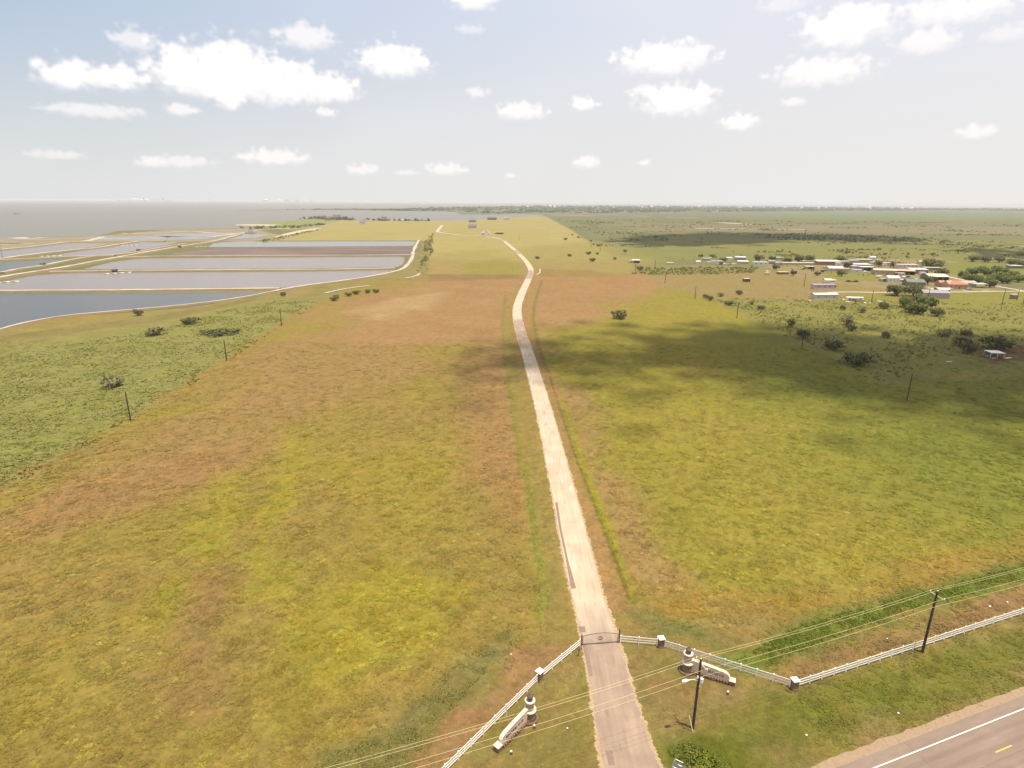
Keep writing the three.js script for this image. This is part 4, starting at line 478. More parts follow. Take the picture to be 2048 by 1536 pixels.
for (const [i, p, all] of [[149.4, -449.9], [162.5, -467.9], [155.5, -427.3], [173.6, -432.4], [171.3, -409.2], [150.1, -459.8]].map((p, i, all) => [i, p, all])) tree('roadside_shrub', 'shrub', i, p, 5 + (i % 3), 3.4, 'small green shrub ' + nth(all, i) + ' in the loose group left of the trailers', 'shrub', 'loose shrubs left of the trailers');
for (const [i, p, all] of [[-131.7, -445.8], [-126.0, -458.5], [-122.9, -469.0], [-114.8, -474.7], [-109.1, -477.7], [-130.8, -436.4]].map((p, i, all) => [i, p, all])) tree('bank_shrub', 'shrub', i * 2, p, 4.6 + (i % 3), 3.2, 'small dark shrub ' + nth(all, i) + ' in the row below the curved bank', 'shrub', 'row of shrubs below the curved bank');
for (const [i, p, all] of [[130.6, -1348.5], [133.9, -1254.4], [101.5, -1184.4], [145.6, -1143.2], [76.3, -819.2], [106.0, -853.2], [118.7, -854.2], [31.7, -779.4], [98.5, -750.3], [131.0, -779.2], [165.7, -901.4], [138.1, -656.4]].map((p, i, all) => [i, p, all])) tree('field_shrub', 'shrub', i * 2, p, 5 + (i % 3) * 1.5, 3.2 + (i % 3) * 0.8, 'small dark tree ' + nth(all, i) + ' along the far yellow field edge', 'tree', 'small trees along the edge of the far yellow field');
{ // the bright green bush over the culvert, beside the lane at the bottom
  const make = seed => { const g = new THREE.Group(); const bits = []; for (let i = 0; i < 7; i++) bits.push(bar([0, 0, 0], [Math.cos(i * 0.9) * 0.3, 0.6, Math.sin(i * 0.9) * 0.3], 0.012, 5)); mesh('stem', merge(bits), barkMat, g); mesh('foliage', crownGeo(seed, 2600, 0.03, 14, 0.7, [[0.19, 0.23, 0.03], [0.27, 0.30, 0.04], [0.13, 0.165, 0.03], [0.34, 0.35, 0.05]]), vertexLeaf, g); return g; };
  const a = make(420), b = make(421);
  for (const [src, p, w, h, l] of [[a, [24.3, -60.6], 5.6, 0.95, 'bright green bush over the culvert right of the lane at the bottom'], [b, [22.2, -61.7], 2.4, 0.6, 'smaller green bush beside the lane above the white culvert bars'], [b, [27.3, -60.0], 3.6, 0.6, 'low green bush right of the bright bush at the bottom edge']]) { const o = src.clone(); o.name = numbered('culvert_bush'); o.position.set(p[0], -0.05, p[1]); o.scale.set(w, h, w); o.rotation.y = w; scene.add(o); tag(o, l, 'bush'); }
}

// ---------------------------------------------------------------- the white fence with its pillars and the gate
const vinyl = STD(0.84, 0.82, 0.77, 0.55), stoneMat = new THREE.MeshStandardMaterial({ roughness: 0.95, map: noisyMap(128, 128, [[206, 176, 142], [170, 140, 112], [190, 160, 132], [152, 124, 100]], 9, 9, 1.6) }), capMat = STD(0.66, 0.6, 0.48, 0.8);
const postGeo = merge([box(0.14, 1.5, 0.14, 0, 0.75, 0), new THREE.ConeGeometry(0.13, 0.1, 4).rotateY(Math.PI / 4).translate(0, 1.55, 0)]);
function fence(a, b, label, group, endPost = true) {
  const L = Math.hypot(b[0] - a[0], b[1] - a[1]), n = Math.max(1, Math.round(L / 2.44)), s = L / n, t = thing('rail_fence', label, 'fence', a[0], a[1], Math.atan2(-(b[1] - a[1]), b[0] - a[0]), group), rail = box(s - 0.15, 0.15, 0.05, s / 2, 0, 0);
  for (let i = 0; i <= n; i++) { if (i < n || endPost) mesh('post', postGeo, vinyl, t).position.x = i * s; if (i < n) for (const y of [0.4, 0.86, 1.32]) mesh('rail', rail, vinyl, t).position.set(i * s, y, 0); }
  return t;
}
const toward = (a, b, d) => { const L = Math.hypot(b[0] - a[0], b[1] - a[1]); return [a[0] + (b[0] - a[0]) / L * d, a[1] + (b[1] - a[1]) / L * d]; };
const gateL = [11.7, -81.8], gateR = [18.0, -82.5], pilL = [4.5, -74.3], pilR = [24.8, -81.7], pilC = [42.8, -72.9], farL = [-7.9, -59.0], farR = [91.9, -90.4];
const endL = toward(pilL, farL, 30), endR = toward(pilC, farR, 68);
fence(toward(gateL, pilL, 0.35), toward(pilL, gateL, 0.6), 'short white rail fence slanting from the gate down to the left pillar');
fence(toward(pilL, farL, 0.65), endL, 'long white rail fence running down from the left pillar to the bottom edge');
fence(toward(gateR, pilR, 0.3), toward(pilR, gateR, 0.6), 'short white rail fence between the gate and the pillar right of it');
fence(toward(pilR, pilC, 0.6), toward(pilC, pilR, 0.6), 'white rail fence behind the right sign, from pillar to corner pillar');
fence(toward(pilC, farR, 0.6), endR, 'long white rail fence running from the corner pillar off to the right edge');
for (const [p, r, l] of [[pilL, 0.8, 'square stone pillar with pale cap in the left fence'], [pilR, 0.15, 'square stone pillar with pale cap right of the gate'], [pilC, 0.2, 'square stone pillar with pale cap at the right fence corner']]) {
  const t = thing('stone_pillar', l, 'pillar', p[0], p[1], r);
  mesh('shaft', new RoundedBoxGeometry(0.86, 1.6, 0.86, 2, 0.03).translate(0, 0.8, 0), stoneMat, t); mesh('plinth', new RoundedBoxGeometry(0.98, 0.22, 0.98, 2, 0.03).translate(0, 0.11, 0), stoneMat, t);
  mesh('cap', merge([new RoundedBoxGeometry(1.1, 0.13, 1.1, 2, 0.03).translate(0, 1.665, 0), new THREE.ConeGeometry(0.7, 0.16, 4).rotateY(Math.PI / 4).translate(0, 1.805, 0)]), capMat, t);
}
const iron = STD(0.09, 0.065, 0.055, 0.7);
{
  const L = Math.hypot(gateR[0] - gateL[0], gateR[1] - gateL[1]), t = thing('metal_gate', 'dark iron gate with arched top and round emblem across the lane', 'gate', gateL[0], gateL[1], Math.atan2(-(gateR[1] - gateL[1]), gateR[0] - gateL[0]));
  const top = x => 1.75 + 0.42 * Math.sin(Math.PI * clamp(x / L)), arch = new THREE.CatmullRomCurve3([...Array(13).keys()].map(i => { const x = 0.2 + (L - 0.4) * i / 12; return new THREE.Vector3(x, top(x), 0); }));
  mesh('top_rail', new THREE.TubeGeometry(arch, 40, 0.05, 8), iron, t); mesh('bottom_rail', box(L - 0.4, 0.1, 0.07, L / 2, 0.22, 0), iron, t);
  mesh('frame_post', box(0.1, 1.75, 0.1, 0.2, 0.93, 0), iron, t); mesh('frame_post', box(0.1, 1.75, 0.1, L - 0.2, 0.93, 0), iron, t);
  for (let x = 0.36; x < L - 0.3; x += 0.19) mesh('picket', box(0.014, top(x) - 0.3, 0.014, x, 0.25 + (top(x) - 0.3) / 2, 0), iron, t);
  mesh('emblem_ring', new THREE.TorusGeometry(0.36, 0.045, 8, 28).translate(L / 2, 1.2, 0.03), iron, t); mesh('emblem', merge([box(0.05, 0.5, 0.04, L / 2, 1.2, 0.03), box(0.3, 0.05, 0.04, L / 2, 1.32, 0.035), new THREE.TorusGeometry(0.2, 0.03, 6, 12, Math.PI).rotateZ(Math.PI).translate(L / 2, 1.14, 0.03)]), iron, t);
  mesh('gate_post', merge([box(0.18, 2.5, 0.18, L + 0.05, 1.25, 0), new THREE.SphereGeometry(0.12, 10, 8).translate(L + 0.05, 2.58, 0)]), iron, t); mesh('gate_post', merge([box(0.16, 2.0, 0.16, 0, 1, 0), new THREE.SphereGeometry(0.1, 10, 8).translate(0, 2.06, 0)]), iron, t);
  const k = [11.0, -79.4], q = thing('gate_keypad', 'thin dark keypad post left of the lane just before the gate', 'keypad post', k[0], k[1], 0.4); mesh('post', bar([0, 0, 0], [0, 1.25, 0], 0.05), iron, q); mesh('keypad', box(0.24, 0.3, 0.16, 0.08, 1.32, 0), iron, q);
}

// ---------------------------------------------------------------- the two entrance signs with their little lighthouse towers
const plaster = STD(0.55, 0.485, 0.36, 0.9), plasterFace = STD(0.6, 0.46, 0.36, 0.9), rockMat = new THREE.MeshStandardMaterial({ roughness: 1, map: noisyMap(128, 128, [[176, 140, 110], [146, 112, 88], [196, 160, 128]], 8, 8, 1.4) }), lanternMat = STD(0.085, 0.06, 0.06, 0.5), letterMat = STD(0.09, 0.06, 0.05, 0.7), towerMat = STD(0.34, 0.27, 0.21, 0.95);
const stoneGeos = [0, 1, 2].map(k => { const g = new THREE.IcosahedronGeometry(0.17, 1), p = g.attributes.position; for (let i = 0; i < p.count; i++) { const s = 1 + 0.35 * noise(p.getX(i) * 9 + k * 7, p.getY(i) * 9 + p.getZ(i) * 5); p.setXYZ(i, p.getX(i) * s * 1.3, p.getY(i) * s * 0.85, p.getZ(i) * s); } g.computeVertexNormals(); return g; });
function sign(a, b, s, label, towerLabel) {
  const dx = b[0] - a[0], dz = b[1] - a[1], L = Math.hypot(dx, dz), turn = Math.atan2(-dz, dx), t = thing('entrance_sign', label, 'sign wall', a[0], a[1], turn), r = rng(800 + s);
  const top = [[0.7, 2.3], [1.6, 2.2], [L * 0.5, 2.02], [L - 1.9, 1.82], [L - 1.3, 1.6], [L - 1.02, 1.25], [L - 0.95, 0.76]], sh = new THREE.Shape(); sh.moveTo(0.7, 0.4); for (const [x, y] of top) sh.lineTo(x, y); sh.lineTo(L - 0.95, 0.4); sh.closePath();
  mesh('sign_wall', new THREE.ExtrudeGeometry(sh, { depth: 0.4, bevelEnabled: true, bevelSize: 0.015, bevelThickness: 0.015, bevelSegments: 1 }).translate(0, 0, -0.2), plasterFace, t);
  const cap = top.slice(1).map(([x, y], i) => { const [u, v] = top[i], l = Math.hypot(x - u, y - v); return new THREE.BoxGeometry(l + 0.05, 0.12, 0.56).rotateZ(Math.atan2(y - v, x - u)).translate((x + u) / 2, (y + v) / 2 + 0.05, 0); });
  mesh('coping', merge(cap), plaster, t);
  mesh('base_course', new RoundedBoxGeometry(L - 0.9, 0.42, 0.66, 2, 0.05).translate((L - 0.9) / 2 + 0.4, 0.21, 0), rockMat, t);
  for (let i = 0; i < 26; i++) { const m = mesh('stone', stoneGeos[i % 3], rockMat, t); m.position.set(0.8 + (L - 1.9) * (i % 13) / 12.5 + 0.1 * r(), i < 13 ? 0.16 : 0.42, s * (0.34 + 0.05 * r())); m.rotation.y = r() * 6; }
  mesh('end_block', new RoundedBoxGeometry(0.85, 0.72, 0.9, 2, 0.06).translate(L - 0.5, 0.36, 0), rockMat, t); mesh('end_cap', new RoundedBoxGeometry(0.95, 0.12, 1.0, 2, 0.04).translate(L - 0.5, 0.78, 0), plaster, t);
  const n = 11, x0 = 1.75, x1 = L - 1.75;                        // raised letters, too small in the photograph to read
  for (let i = 0; i < n; i++) { if (i === 3) continue; const x = x0 + (x1 - x0) * (i + 0.5) / n, y = 1.3 - 0.02 * i, w = 0.22, bits = [box(0.06, 0.42, 0.05, x - w / 2, y, s * 0.225)]; if (r() > 0.3) bits.push(box(0.06, 0.42, 0.05, x + w / 2, y, s * 0.225)); for (const yy of [-0.18, 0, 0.18]) if (r() > 0.45) bits.push(box(w * 0.72, 0.05, 0.045, x, y + yy, s * 0.222)); mesh('letter', merge(bits), letterMat, t); }
  const k = thing('lighthouse_tower', towerLabel, 'lighthouse tower', a[0], a[1], turn);
  mesh('planter_ring', new THREE.LatheGeometry([[0.95, 0], [1.12, 0], [1.1, 0.3], [0.96, 0.32], [0.94, 0.12]].map(p => new THREE.Vector2(...p)), 28), rockMat, k);
  for (let i = 0; i < 20; i++) { const an = i / 20 * 6.283, m = mesh('stone', stoneGeos[i % 3], rockMat, k); m.position.set(Math.cos(an) * 1.08, 0.18, Math.sin(an) * 1.08); m.rotation.y = an; }
  mesh('tower_base', new THREE.LatheGeometry([[0.84, 0], [0.8, 0.9], [0.72, 1.6]].map(p => new THREE.Vector2(...p)), 24), stoneMat, k);
  mesh('ledge', new THREE.LatheGeometry([[0.7, 1.58], [0.92, 1.62], [0.92, 1.74], [0.6, 1.84]].map(p => new THREE.Vector2(...p)), 28), plaster, k);
  mesh('tower_shaft', new THREE.LatheGeometry([[0.62, 1.8], [0.55, 2.5], [0.48, 3.2]].map(p => new THREE.Vector2(...p)), 24), towerMat, k);
  mesh('gallery', new THREE.LatheGeometry([[0.45, 3.1], [0.74, 3.16], [0.76, 3.3], [0.7, 3.33], [0.3, 3.3]].map(p => new THREE.Vector2(...p)), 28), plaster, k);
  mesh('lantern', new THREE.LatheGeometry([[0.4, 3.3], [0.4, 3.85], [0.43, 3.87], [0.43, 3.93]].map(p => new THREE.Vector2(...p)), 12), lanternMat, k);
  mesh('dome', new THREE.LatheGeometry([[0.46, 3.92], [0.4, 4.06], [0.26, 4.2], [0.08, 4.28], [0.05, 4.42], [0, 4.44]].map(p => new THREE.Vector2(...p)), 16), lanternMat, k);
}
sign([2.8, -67.1], [-1.9, -61.7], -1, 'low pale sign wall with dark letters, left of the lane', 'small lighthouse shaped stone tower at the head of the left sign wall');
sign([27.6, -76.4], [34.2, -73.5], 1, 'shaded sign wall with pale coping right of the lane, behind the nearest pole', 'small lighthouse shaped stone tower at the left end of the right sign wall');
for (const [p, l] of [[[3.4, -65.5], 'small floodlight on a stake before the upper end of the left sign'], [[0.2, -61.4], 'small floodlight on a stake before the lower end of the left sign'], [[32.4, -71.7], 'small floodlight on a stake before the right sign']]) { const t = thing('ground_floodlight', l, 'floodlight', p[0], p[1], 0.5); mesh('stake', bar([0, 0, 0], [0, 0.42, 0], 0.05), iron, t); mesh('lamp_housing', new RoundedBoxGeometry(0.26, 0.2, 0.2, 2, 0.03).translate(0, 0.5, 0), vinyl, t); mesh('ballast_box', box(0.24, 0.3, 0.2, 0.02, 0.16, 0.03), iron, t); }
for (const [p, w, l] of [[[87.2, -92.3], 0.34, 'white scrap lying behind the far right fence, nearer of two'], [[91.4, -93.6], 0.3, 'white scrap lying behind the far right fence, at the right edge'], [[63.4, -83.8], 0.2, 'tiny white scrap in the brown strip behind the right fence'], [[40.8, -64.6], 0.25, 'pale scrap in the grass above the highway shoulder'], [[55.8, -68.4], 0.25, 'yellowish scrap in the grass beside the highway'], [[8.0, -65.5], 0.2, 'small white scrap in the grass left of the lane'], [[0.1, -79.6], 0.22, 'small white scrap in the weeds above the left pillar']]) { const g = stoneGeos[w > 0.25 ? 0 : 1].clone(); g.scale(w * 2.6, w * 2, w * 2.6); const m = mesh('white_scrap', g, vinyl); m.position.set(p[0], w * 0.4, p[1]); tag(m, l, 'scrap'); }
{ const p = [21.9, -59.7], t = thing('culvert_end', 'concrete culvert end with three white safety bars beside the lane at the bottom', 'culvert', p[0], p[1], -0.5); mesh('headwall', box(0.25, 0.3, 1.9, -0.6, 0.1, 0), STD(0.13, 0.115, 0.09, 0.95), t); mesh('pipe', new THREE.CylinderGeometry(0.5, 0.5, 1.6, 16, 1, true).rotateZ(Math.PI / 2).translate(0.2, -0.08, 0), STD(0.08, 0.075, 0.07, 0.9), t); for (const z of [-0.62, 0, 0.62]) mesh('safety_bar', bar([-0.5, 0.34, z], [0.45, 0.4, z + 0.1], 0.045, 8), vinyl, t); }

// ---------------------------------------------------------------- utility poles and wires
const poleMat = STD(0.055, 0.036, 0.026, 0.95), armMat = STD(0.45, 0.38, 0.27, 0.9), glassMat = STD(0.75, 0.72, 0.62, 0.3), wireMat = STD(0.6, 0.5, 0.26, 0.6), alu = STD(0.75, 0.74, 0.72, 0.45);
const lineDir = (() => { const a = [25.5, -65.7], b = [67.3, -80.7], L = Math.hypot(b[0] - a[0], b[1] - a[1]); return [(b[0] - a[0]) / L, (b[1] - a[1]) / L]; })();
const lineTurn = Math.atan2(-lineDir[1], lineDir[0]);
const insul = new THREE.LatheGeometry([[0.03, 0], [0.05, 0.05], [0.1, 0.12], [0.1, 0.17], [0.06, 0.24], [0, 0.26]].map(p => new THREE.Vector2(...p)), 10);
function bigPole(p, label) {
  const t = thing('utility_pole', label, 'utility pole', p[0], p[1], lineTurn);
  mesh('pole', new THREE.CylinderGeometry(0.15, 0.21, 11.6, 12).translate(0, 5.8, 0), poleMat, t); mesh('crossarm', new RoundedBoxGeometry(0.12, 0.13, 2.5, 1, 0.01).translate(0.19, 10.75, 0), armMat, t);
  for (const [x, y, z] of [[0.19, 10.82, -1.15], [0, 11.6, 0], [0.19, 10.82, 1.15]]) mesh('insulator', insul, glassMat, t).position.set(x, y, z);
  mesh('brace', merge([bar([0.19, 10.7, -0.6], [0.12, 10.1, 0], 0.02), bar([0.19, 10.7, 0.6], [0.12, 10.1, 0], 0.02)]), alu, t); return t;
}
const p1 = [25.5, -65.7], p2 = [67.3, -80.7], p0 = [p1[0] - lineDir[0] * 66, p1[1] - lineDir[1] * 66], p3 = [p2[0] + lineDir[0] * 62, p2[1] + lineDir[1] * 62];
{
  const t = bigPole(p1, 'dark utility pole with lamp arm and crossarm, before the right sign');
  const c = Math.cos(-lineTurn), s = Math.sin(-lineTurn), lx = (x, z) => [x * c + z * s, -x * s + z * c];     // world offset to the pole's own axes
  const [ax, az] = [-1.9, 0.5]; const q = (u, y) => { const X = ax * u, Z = az * u, ct = Math.cos(lineTurn), st = Math.sin(lineTurn); return [X * ct - Z * st, y, X * st + Z * ct]; };
  mesh('lamp_arm', new THREE.TubeGeometry(new THREE.CatmullRomCurve3([q(0.05, 8.1), q(0.4, 8.5), q(0.85, 8.62)].map(v => new THREE.Vector3(...v))), 12, 0.045, 8), alu, t);
  { const g = new THREE.SphereGeometry(1, 16, 10); g.scale(0.5, 0.15, 0.24); const m = mesh('lamp_head', g, vinyl, t); const v = q(1.05, 8.62); m.position.set(...v); m.rotation.y = Math.atan2(-(v[2]), v[0]); }
  mesh('transformer', merge([cyl(0.22, 0.22, 0.6, 0.32, 8.3, 0.24, 16), cyl(0.08, 0.22, 0.12, 0.32, 8.66, 0.24, 16)]), alu, t); mesh('cutout_switch', box(0.16, 0.42, 0.14, -0.3, 8.9, 0.12), glassMat, t); mesh('meter_box', box(0.2, 0.3, 0.16, 0.2, 7.2, 0.1), alu, t);
  bigPole(p2, 'dark utility pole with crossarm on the highway side of the far right fence');
  const g0 = [25.3, -65.0], g = thing('guy_wire_guard', 'pale yellow guy wire guard leaning at the foot of the nearest pole', 'guy guard', g0[0], g0[1]); mesh('guard', bar([0, 0.02, 0], [-0.55, 2.3, -0.55], 0.055, 8), STD(0.72, 0.66, 0.36, 0.6), g);
}
{
  const at = (p, across, y) => new THREE.Vector3(p[0] - lineDir[1] * across + lineDir[0] * 0.19, y, p[1] + lineDir[0] * across + lineDir[1] * 0.19), names = ['upper power wire nearest the meadow', 'topmost power wire, on the pole tops', 'power wire on the highway end of the crossarms', 'lowest wire, a neutral below the crossarms'];
  [[-1.15, 11.02], [0, 11.82], [1.15, 11.02], [0.2, 8.9]].forEach(([ac, y], i) => {
    const pts = []; for (const [a, b, sag] of [[p0, p1, 0.9], [p1, p2, 0.45], [p2, p3, 0.9]]) for (let k = 0; k < 10; k++) { const u = k / 10, A = at(a, ac, y), B = at(b, ac, y), v = A.lerp(B, u); v.y -= sag * 4 * u * (1 - u); pts.push(v); }
    pts.push(at(p3, ac, y)); tag(mesh('power_wire', new THREE.TubeGeometry(new THREE.CatmullRomCurve3(pts), 120, 0.017, 6), wireMat), names[i], 'wire', 'power wires along the highway');
  });
}
function farPole(p, h, label, arm = true, group) { const t = thing('wood_pole', label, 'utility pole', p[0], p[1], 0.5, group, -0.1); mesh('pole', new THREE.CylinderGeometry(0.16, 0.24, h, 8).translate(0, h / 2, 0), poleMat, t); if (arm) { mesh('crossarm', box(1.9, 0.16, 0.16, 0, h - 0.7, 0.2), poleMat, t); mesh('insulator', insul, glassMat, t).position.set(0, h, 0); } return t; }
for (const [p, h, l, arm] of [[[-126.4, -185.8], 10, 'dark wooden pole at the left fence line, nearest of the three', false], [[-129.7, -262.5], 10, 'dark wooden pole at the left fence line, middle of the three', false], [[-134.9, -343.8], 10, 'dark wooden pole at the left fence line, farthest of the three', true], [[147.3, -211.6], 10.5, 'dark wooden pole in the shaded right meadow, nearest of its line', false], [[145.6, -293.0], 10, 'dark wooden pole at the edge of the cloud shadow and the brush', true], [[143.0, -376.7], 10, 'dark wooden pole at the sunlit right meadow corner', true], [[138.8, -454.3], 9.5, 'dark wooden pole on the tan ground above the right meadow', false], [[138.9, -548.0], 9.5, 'thin far pole on the tan ground right of the lane bend', false], [[255.6, -526.7], 12, 'wooden pole with crossarm left of the lilac trailer', true], [[268.1, -445.2], 9, 'thin pole right of the white travel trailer', false], [[323.0, -464.3], 9, 'thin pole before the grey blue barn', false], [[359.4, -437.3], 11, 'pole on the lawn below the village road', true], [[388.3, -459.5], 8, 'thin pole beside the small grey shed at the right edge', false], [[377.2, -440.2], 9, 'thin pole at the right frame edge below the village road', false], [[-612.1, -728.7], 14, 'tall thin pole on the pond bank at the left frame edge', false], [[127.9, -631.9], 9, 'thin far pole left of the far scrub', false], [[11.7, -1175.1], 10, 'far pole beside the lane bend near the white gabled house', false], [[127.8, -1000.1], 12, 'far pole at the edge of the yellow field', false], [[128.4, -898.5], 12, 'far pole in the pasture right of the yellow field', false], [[159.3, -678.2], 9, 'far pole by the row of white sheds', false], [[-155.3, -1128.0], 12, 'thin far pole among the scrub by the pale bank', false]]) farPole(p, h, l, arm);
// ---------------------------------------------------------------- buildings
const MAT = {}; const paint = (r, g, b, k = 0.68) => { const key = [r, g, b, k].join(); return MAT[key] ||= STD(...C(r, g, b, k), 0.75); };
const paneMat = STD(0.05, 0.05, 0.055, 0.25), trimMat = STD(0.55, 0.52, 0.48, 0.7);
function building(name, label, category, [x, z], turn, w, d, h, o = {}, group) {
  turn *= rad; if (z > -1000) h *= 1.22;
  const t = thing(name, label, category, x - Math.sin(turn) * d / 2, z - Math.cos(turn) * d / 2, turn, group, -0.12), wall = paint(...(o.wall || [236, 226, 214])), roof = paint(...(o.roof || [246, 240, 226]), 0.5), rh = (o.rh ?? 0) * (z > -1000 ? 1.25 : 1), ov = o.over ?? 0.3;
  if (o.posts) { for (const px of [-1, 0, 1]) for (const pz of [-1, 1]) mesh('post', box(0.16, h, 0.16, px * (w / 2 - 0.2), h / 2, pz * (d / 2 - 0.2)), trimMat, t); }
  else if (o.open) { const hb = h + (o.kind === 'shed' ? 0 : rh * 0.2); mesh('wall', merge([box(w, hb, 0.2, 0, hb / 2, -d / 2 + 0.1), box(0.2, h, d - 0.2, -w / 2 + 0.1, h / 2, 0.1), box(0.2, h, d - 0.2, w / 2 - 0.1, h / 2, 0.1), box(w * 0.18, h, 0.18, -w * 0.41 + 0.2, h / 2, d / 2 - 0.1)]), wall, t); for (const k of [-0.1, 0.2]) mesh('post', box(0.2, h, 0.2, w * k, h / 2, d / 2 - 0.12), trimMat, t); }
  else if (rh && o.kind !== 'shed') { const s = new THREE.Shape(); s.moveTo(-d / 2, 0); s.lineTo(d / 2, 0); s.lineTo(d / 2, h); s.lineTo(0, h + rh); s.lineTo(-d / 2, h); s.closePath(); mesh('wall', new THREE.ExtrudeGeometry(s, { depth: w, bevelEnabled: false }).rotateY(Math.PI / 2).translate(-w / 2, 0, 0), wall, t); }
  else mesh('wall', box(w, h, d, 0, h / 2, 0), wall, t);
  if (o.skirt) mesh('skirting', box(w + 0.06, 0.55, d + 0.06, 0, 0.27, 0), paint(...o.skirt), t);
  if (o.endWall) mesh('end_wall', box(0.06, h - 0.02, d - 0.02, w / 2 + 0.03, h / 2, 0), paint(...o.endWall), t);
  if (rh && o.kind === 'hip') { const r = new THREE.BufferGeometry(), a = w / 2 + ov, b = d / 2 + ov, e = Math.max(0.2, a - b), v = [[-a, 0, -b], [a, 0, -b], [a, 0, b], [-a, 0, b], [-e, rh, 0], [e, rh, 0]], f = [3, 2, 5, 3, 5, 4, 1, 0, 4, 1, 4, 5, 2, 1, 5, 0, 3, 4, 0, 1, 2, 0, 2, 3]; r.setAttribute('position', new THREE.Float32BufferAttribute(f.flatMap(i => v[i]), 3)); r.computeVertexNormals(); r.setAttribute('uv', new THREE.Float32BufferAttribute(new Float32Array(f.length * 2), 2)); mesh('roof', r.translate(0, h + 0.04, 0), roof, t); }
  else if (rh && o.kind === 'shed') mesh('roof', box(w + 2 * ov, 0.16, d + 2 * ov).rotateX(Math.atan2(rh, d)).translate(0, h + rh / 2 + 0.1, 0), roof, t);
  else if (rh) { const sl = Math.hypot(d / 2, rh) + ov, an = Math.atan2(rh, d / 2); for (const s of [-1, 1]) mesh('roof', box(w + 2 * ov, 0.14, sl).translate(0, 0, s * sl / 2).rotateX(s * an).translate(0, h + rh + 0.08, 0), roof, t); }
  else mesh('roof', o.round ? new RoundedBoxGeometry(w + 2 * ov, 0.35, d + 2 * ov, 2, 0.15).translate(0, h + 0.1, 0) : box(w + 2 * ov, 0.18, d + 2 * ov, 0, h + 0.09, 0), roof, t);
  const n = o.win ?? 0, wh = Math.min(1.1, h * 0.4); for (let i = 0; i < n; i++) { const fr = mesh('window', box(o.ww || 1.3, wh, 0.08, -w / 2 + w * (i + 0.5 + (o.off || 0)) / n, h * 0.58, d / 2 + 0.03), trimMat, t); mesh('pane', box((o.ww || 1.3) - 0.2, wh - 0.2, 0.06, -w / 2 + w * (i + 0.5 + (o.off || 0)) / n, h * 0.58, d / 2 + 0.06), paneMat, fr); }
  if (o.door) mesh('door', box(o.dw || 1, Math.min(2.1, h * 0.85), 0.08, w * o.door, Math.min(2.1, h * 0.85) / 2, d / 2 + 0.035), paint(...(o.doorC || [96, 82, 76])), t);
  if (o.chimney) mesh('chimney', box(0.9, rh + 1.6, 0.9, w * 0.25, h + rh * 0.5 + 0.6, -d * 0.12), wall, t);
  return t;
}
const white = [248, 242, 232], tanW = [214, 188, 158], grey = [190, 182, 176], brick = [168, 126, 104], lilac = [212, 192, 206];
// the trailers nearest the meadow
building('mobile_home', 'lilac mobile home with four dark windows, left end of the sandy drive', 'mobile home', [268.1, -514.7], 4, 19.3, 6, 3.0, { wall: lilac, roof: [206, 190, 196], win: 4, ww: 1.6, off: 0.35, skirt: [226, 208, 208] });
building('mobile_home', 'long mobile home with bright white roof and pale grey walls, below the lilac one', 'mobile home', [239.5, -456.0], 4, 18.7, 6.5, 3.1, { wall: [216, 206, 200], roof: [255, 252, 240], rh: 0.7, skirt: [236, 220, 200], win: 3, ww: 1 });
{ const [x, z] = [256.8, -447.1], t = thing('travel_trailer', 'white travel trailer with rounded roof and dark stripe, right of the long white roofed home', 'travel trailer', x, z, -0.1, undefined, -0.1), L = 12.5; mesh('body', new RoundedBoxGeometry(L, 2.7, 2.6, 4, 0.5).translate(0, 2.0, -1.3), paint(...white), t); mesh('stripe', box(L * 0.8, 0.35, 0.06, -0.2, 1.5, 0.02), paint(120, 108, 120), t); for (const k of [-0.33, -0.12, 0.3]) mesh('window', box(1.3, 0.7, 0.06, L * k, 2.35, 0.03), paneMat, t); mesh('door', box(0.75, 1.9, 0.06, L * 0.12, 1.75, 0.03), paint(214, 204, 196), t); for (const k of [-0.08, 0.05]) mesh('wheel', cyl(0.42, 0.42, 0.3, 0, 0, 0, 14).rotateX(Math.PI / 2).translate(L * k, 0.42, -0.15), paneMat, t); mesh('hitch', bar([L / 2 - 0.3, 0.7, -1.3], [L / 2 + 1.3, 0.6, -1.3], 0.08), iron, t); mesh('awning', box(L * 0.45, 0.06, 1.6).rotateX(0.15).translate(-L * 0.1, 2.6, 0.8), paint(150, 138, 150), t); }
building('canopy', 'white canopy tent behind the lilac mobile home', 'canopy', [290.7, -553.6], 0, 6.8, 5, 2.3, { posts: 1, roof: [255, 250, 240], rh: 1.0, over: 0.1 });
building('carport', 'low white carport under the dark pair of trees', 'carport', [310.1, -480.6], 0, 5.5, 6, 2.2, { posts: 1, roof: [255, 250, 240] });
for (const [p, w, l] of [[[252.3, -445.7], 5.5, 'pale heap of boards at the corner of the travel trailer'], [[261.6, -440.3], 5, 'pale heap of scrap right of the travel trailer'], [[274.8, -447.8], 4.5, 'pale heap of scrap between the thin pole and the bushes'], [[224.7, -450.5], 3, 'pale heap left of the long white roofed home'], [[253.0, -454.1], 4, 'pale boards before the white roofed home'], [[308.6, -463.7], 3, 'white scrap below the grey blue barn']]) { const t = thing('scrap_heap', l, 'scrap heap', p[0], p[1], 0.2, undefined, -0.1), r = rng(Math.round(p[0])); for (let i = 0; i < 6; i++) { const m = mesh('board', box(0.8 + w * 0.35 * r(), 0.18 + 0.3 * r(), 0.5 + r()), i % 3 ? paint(246, 230, 200) : paint(214, 190, 160), t); m.position.set((r() - .5) * w, 0.15 + 0.2 * r(), (r() - .5) * 2.4); m.rotation.set(0.1 * r(), r() * 3, 0.2 * (r() - .5)); } }
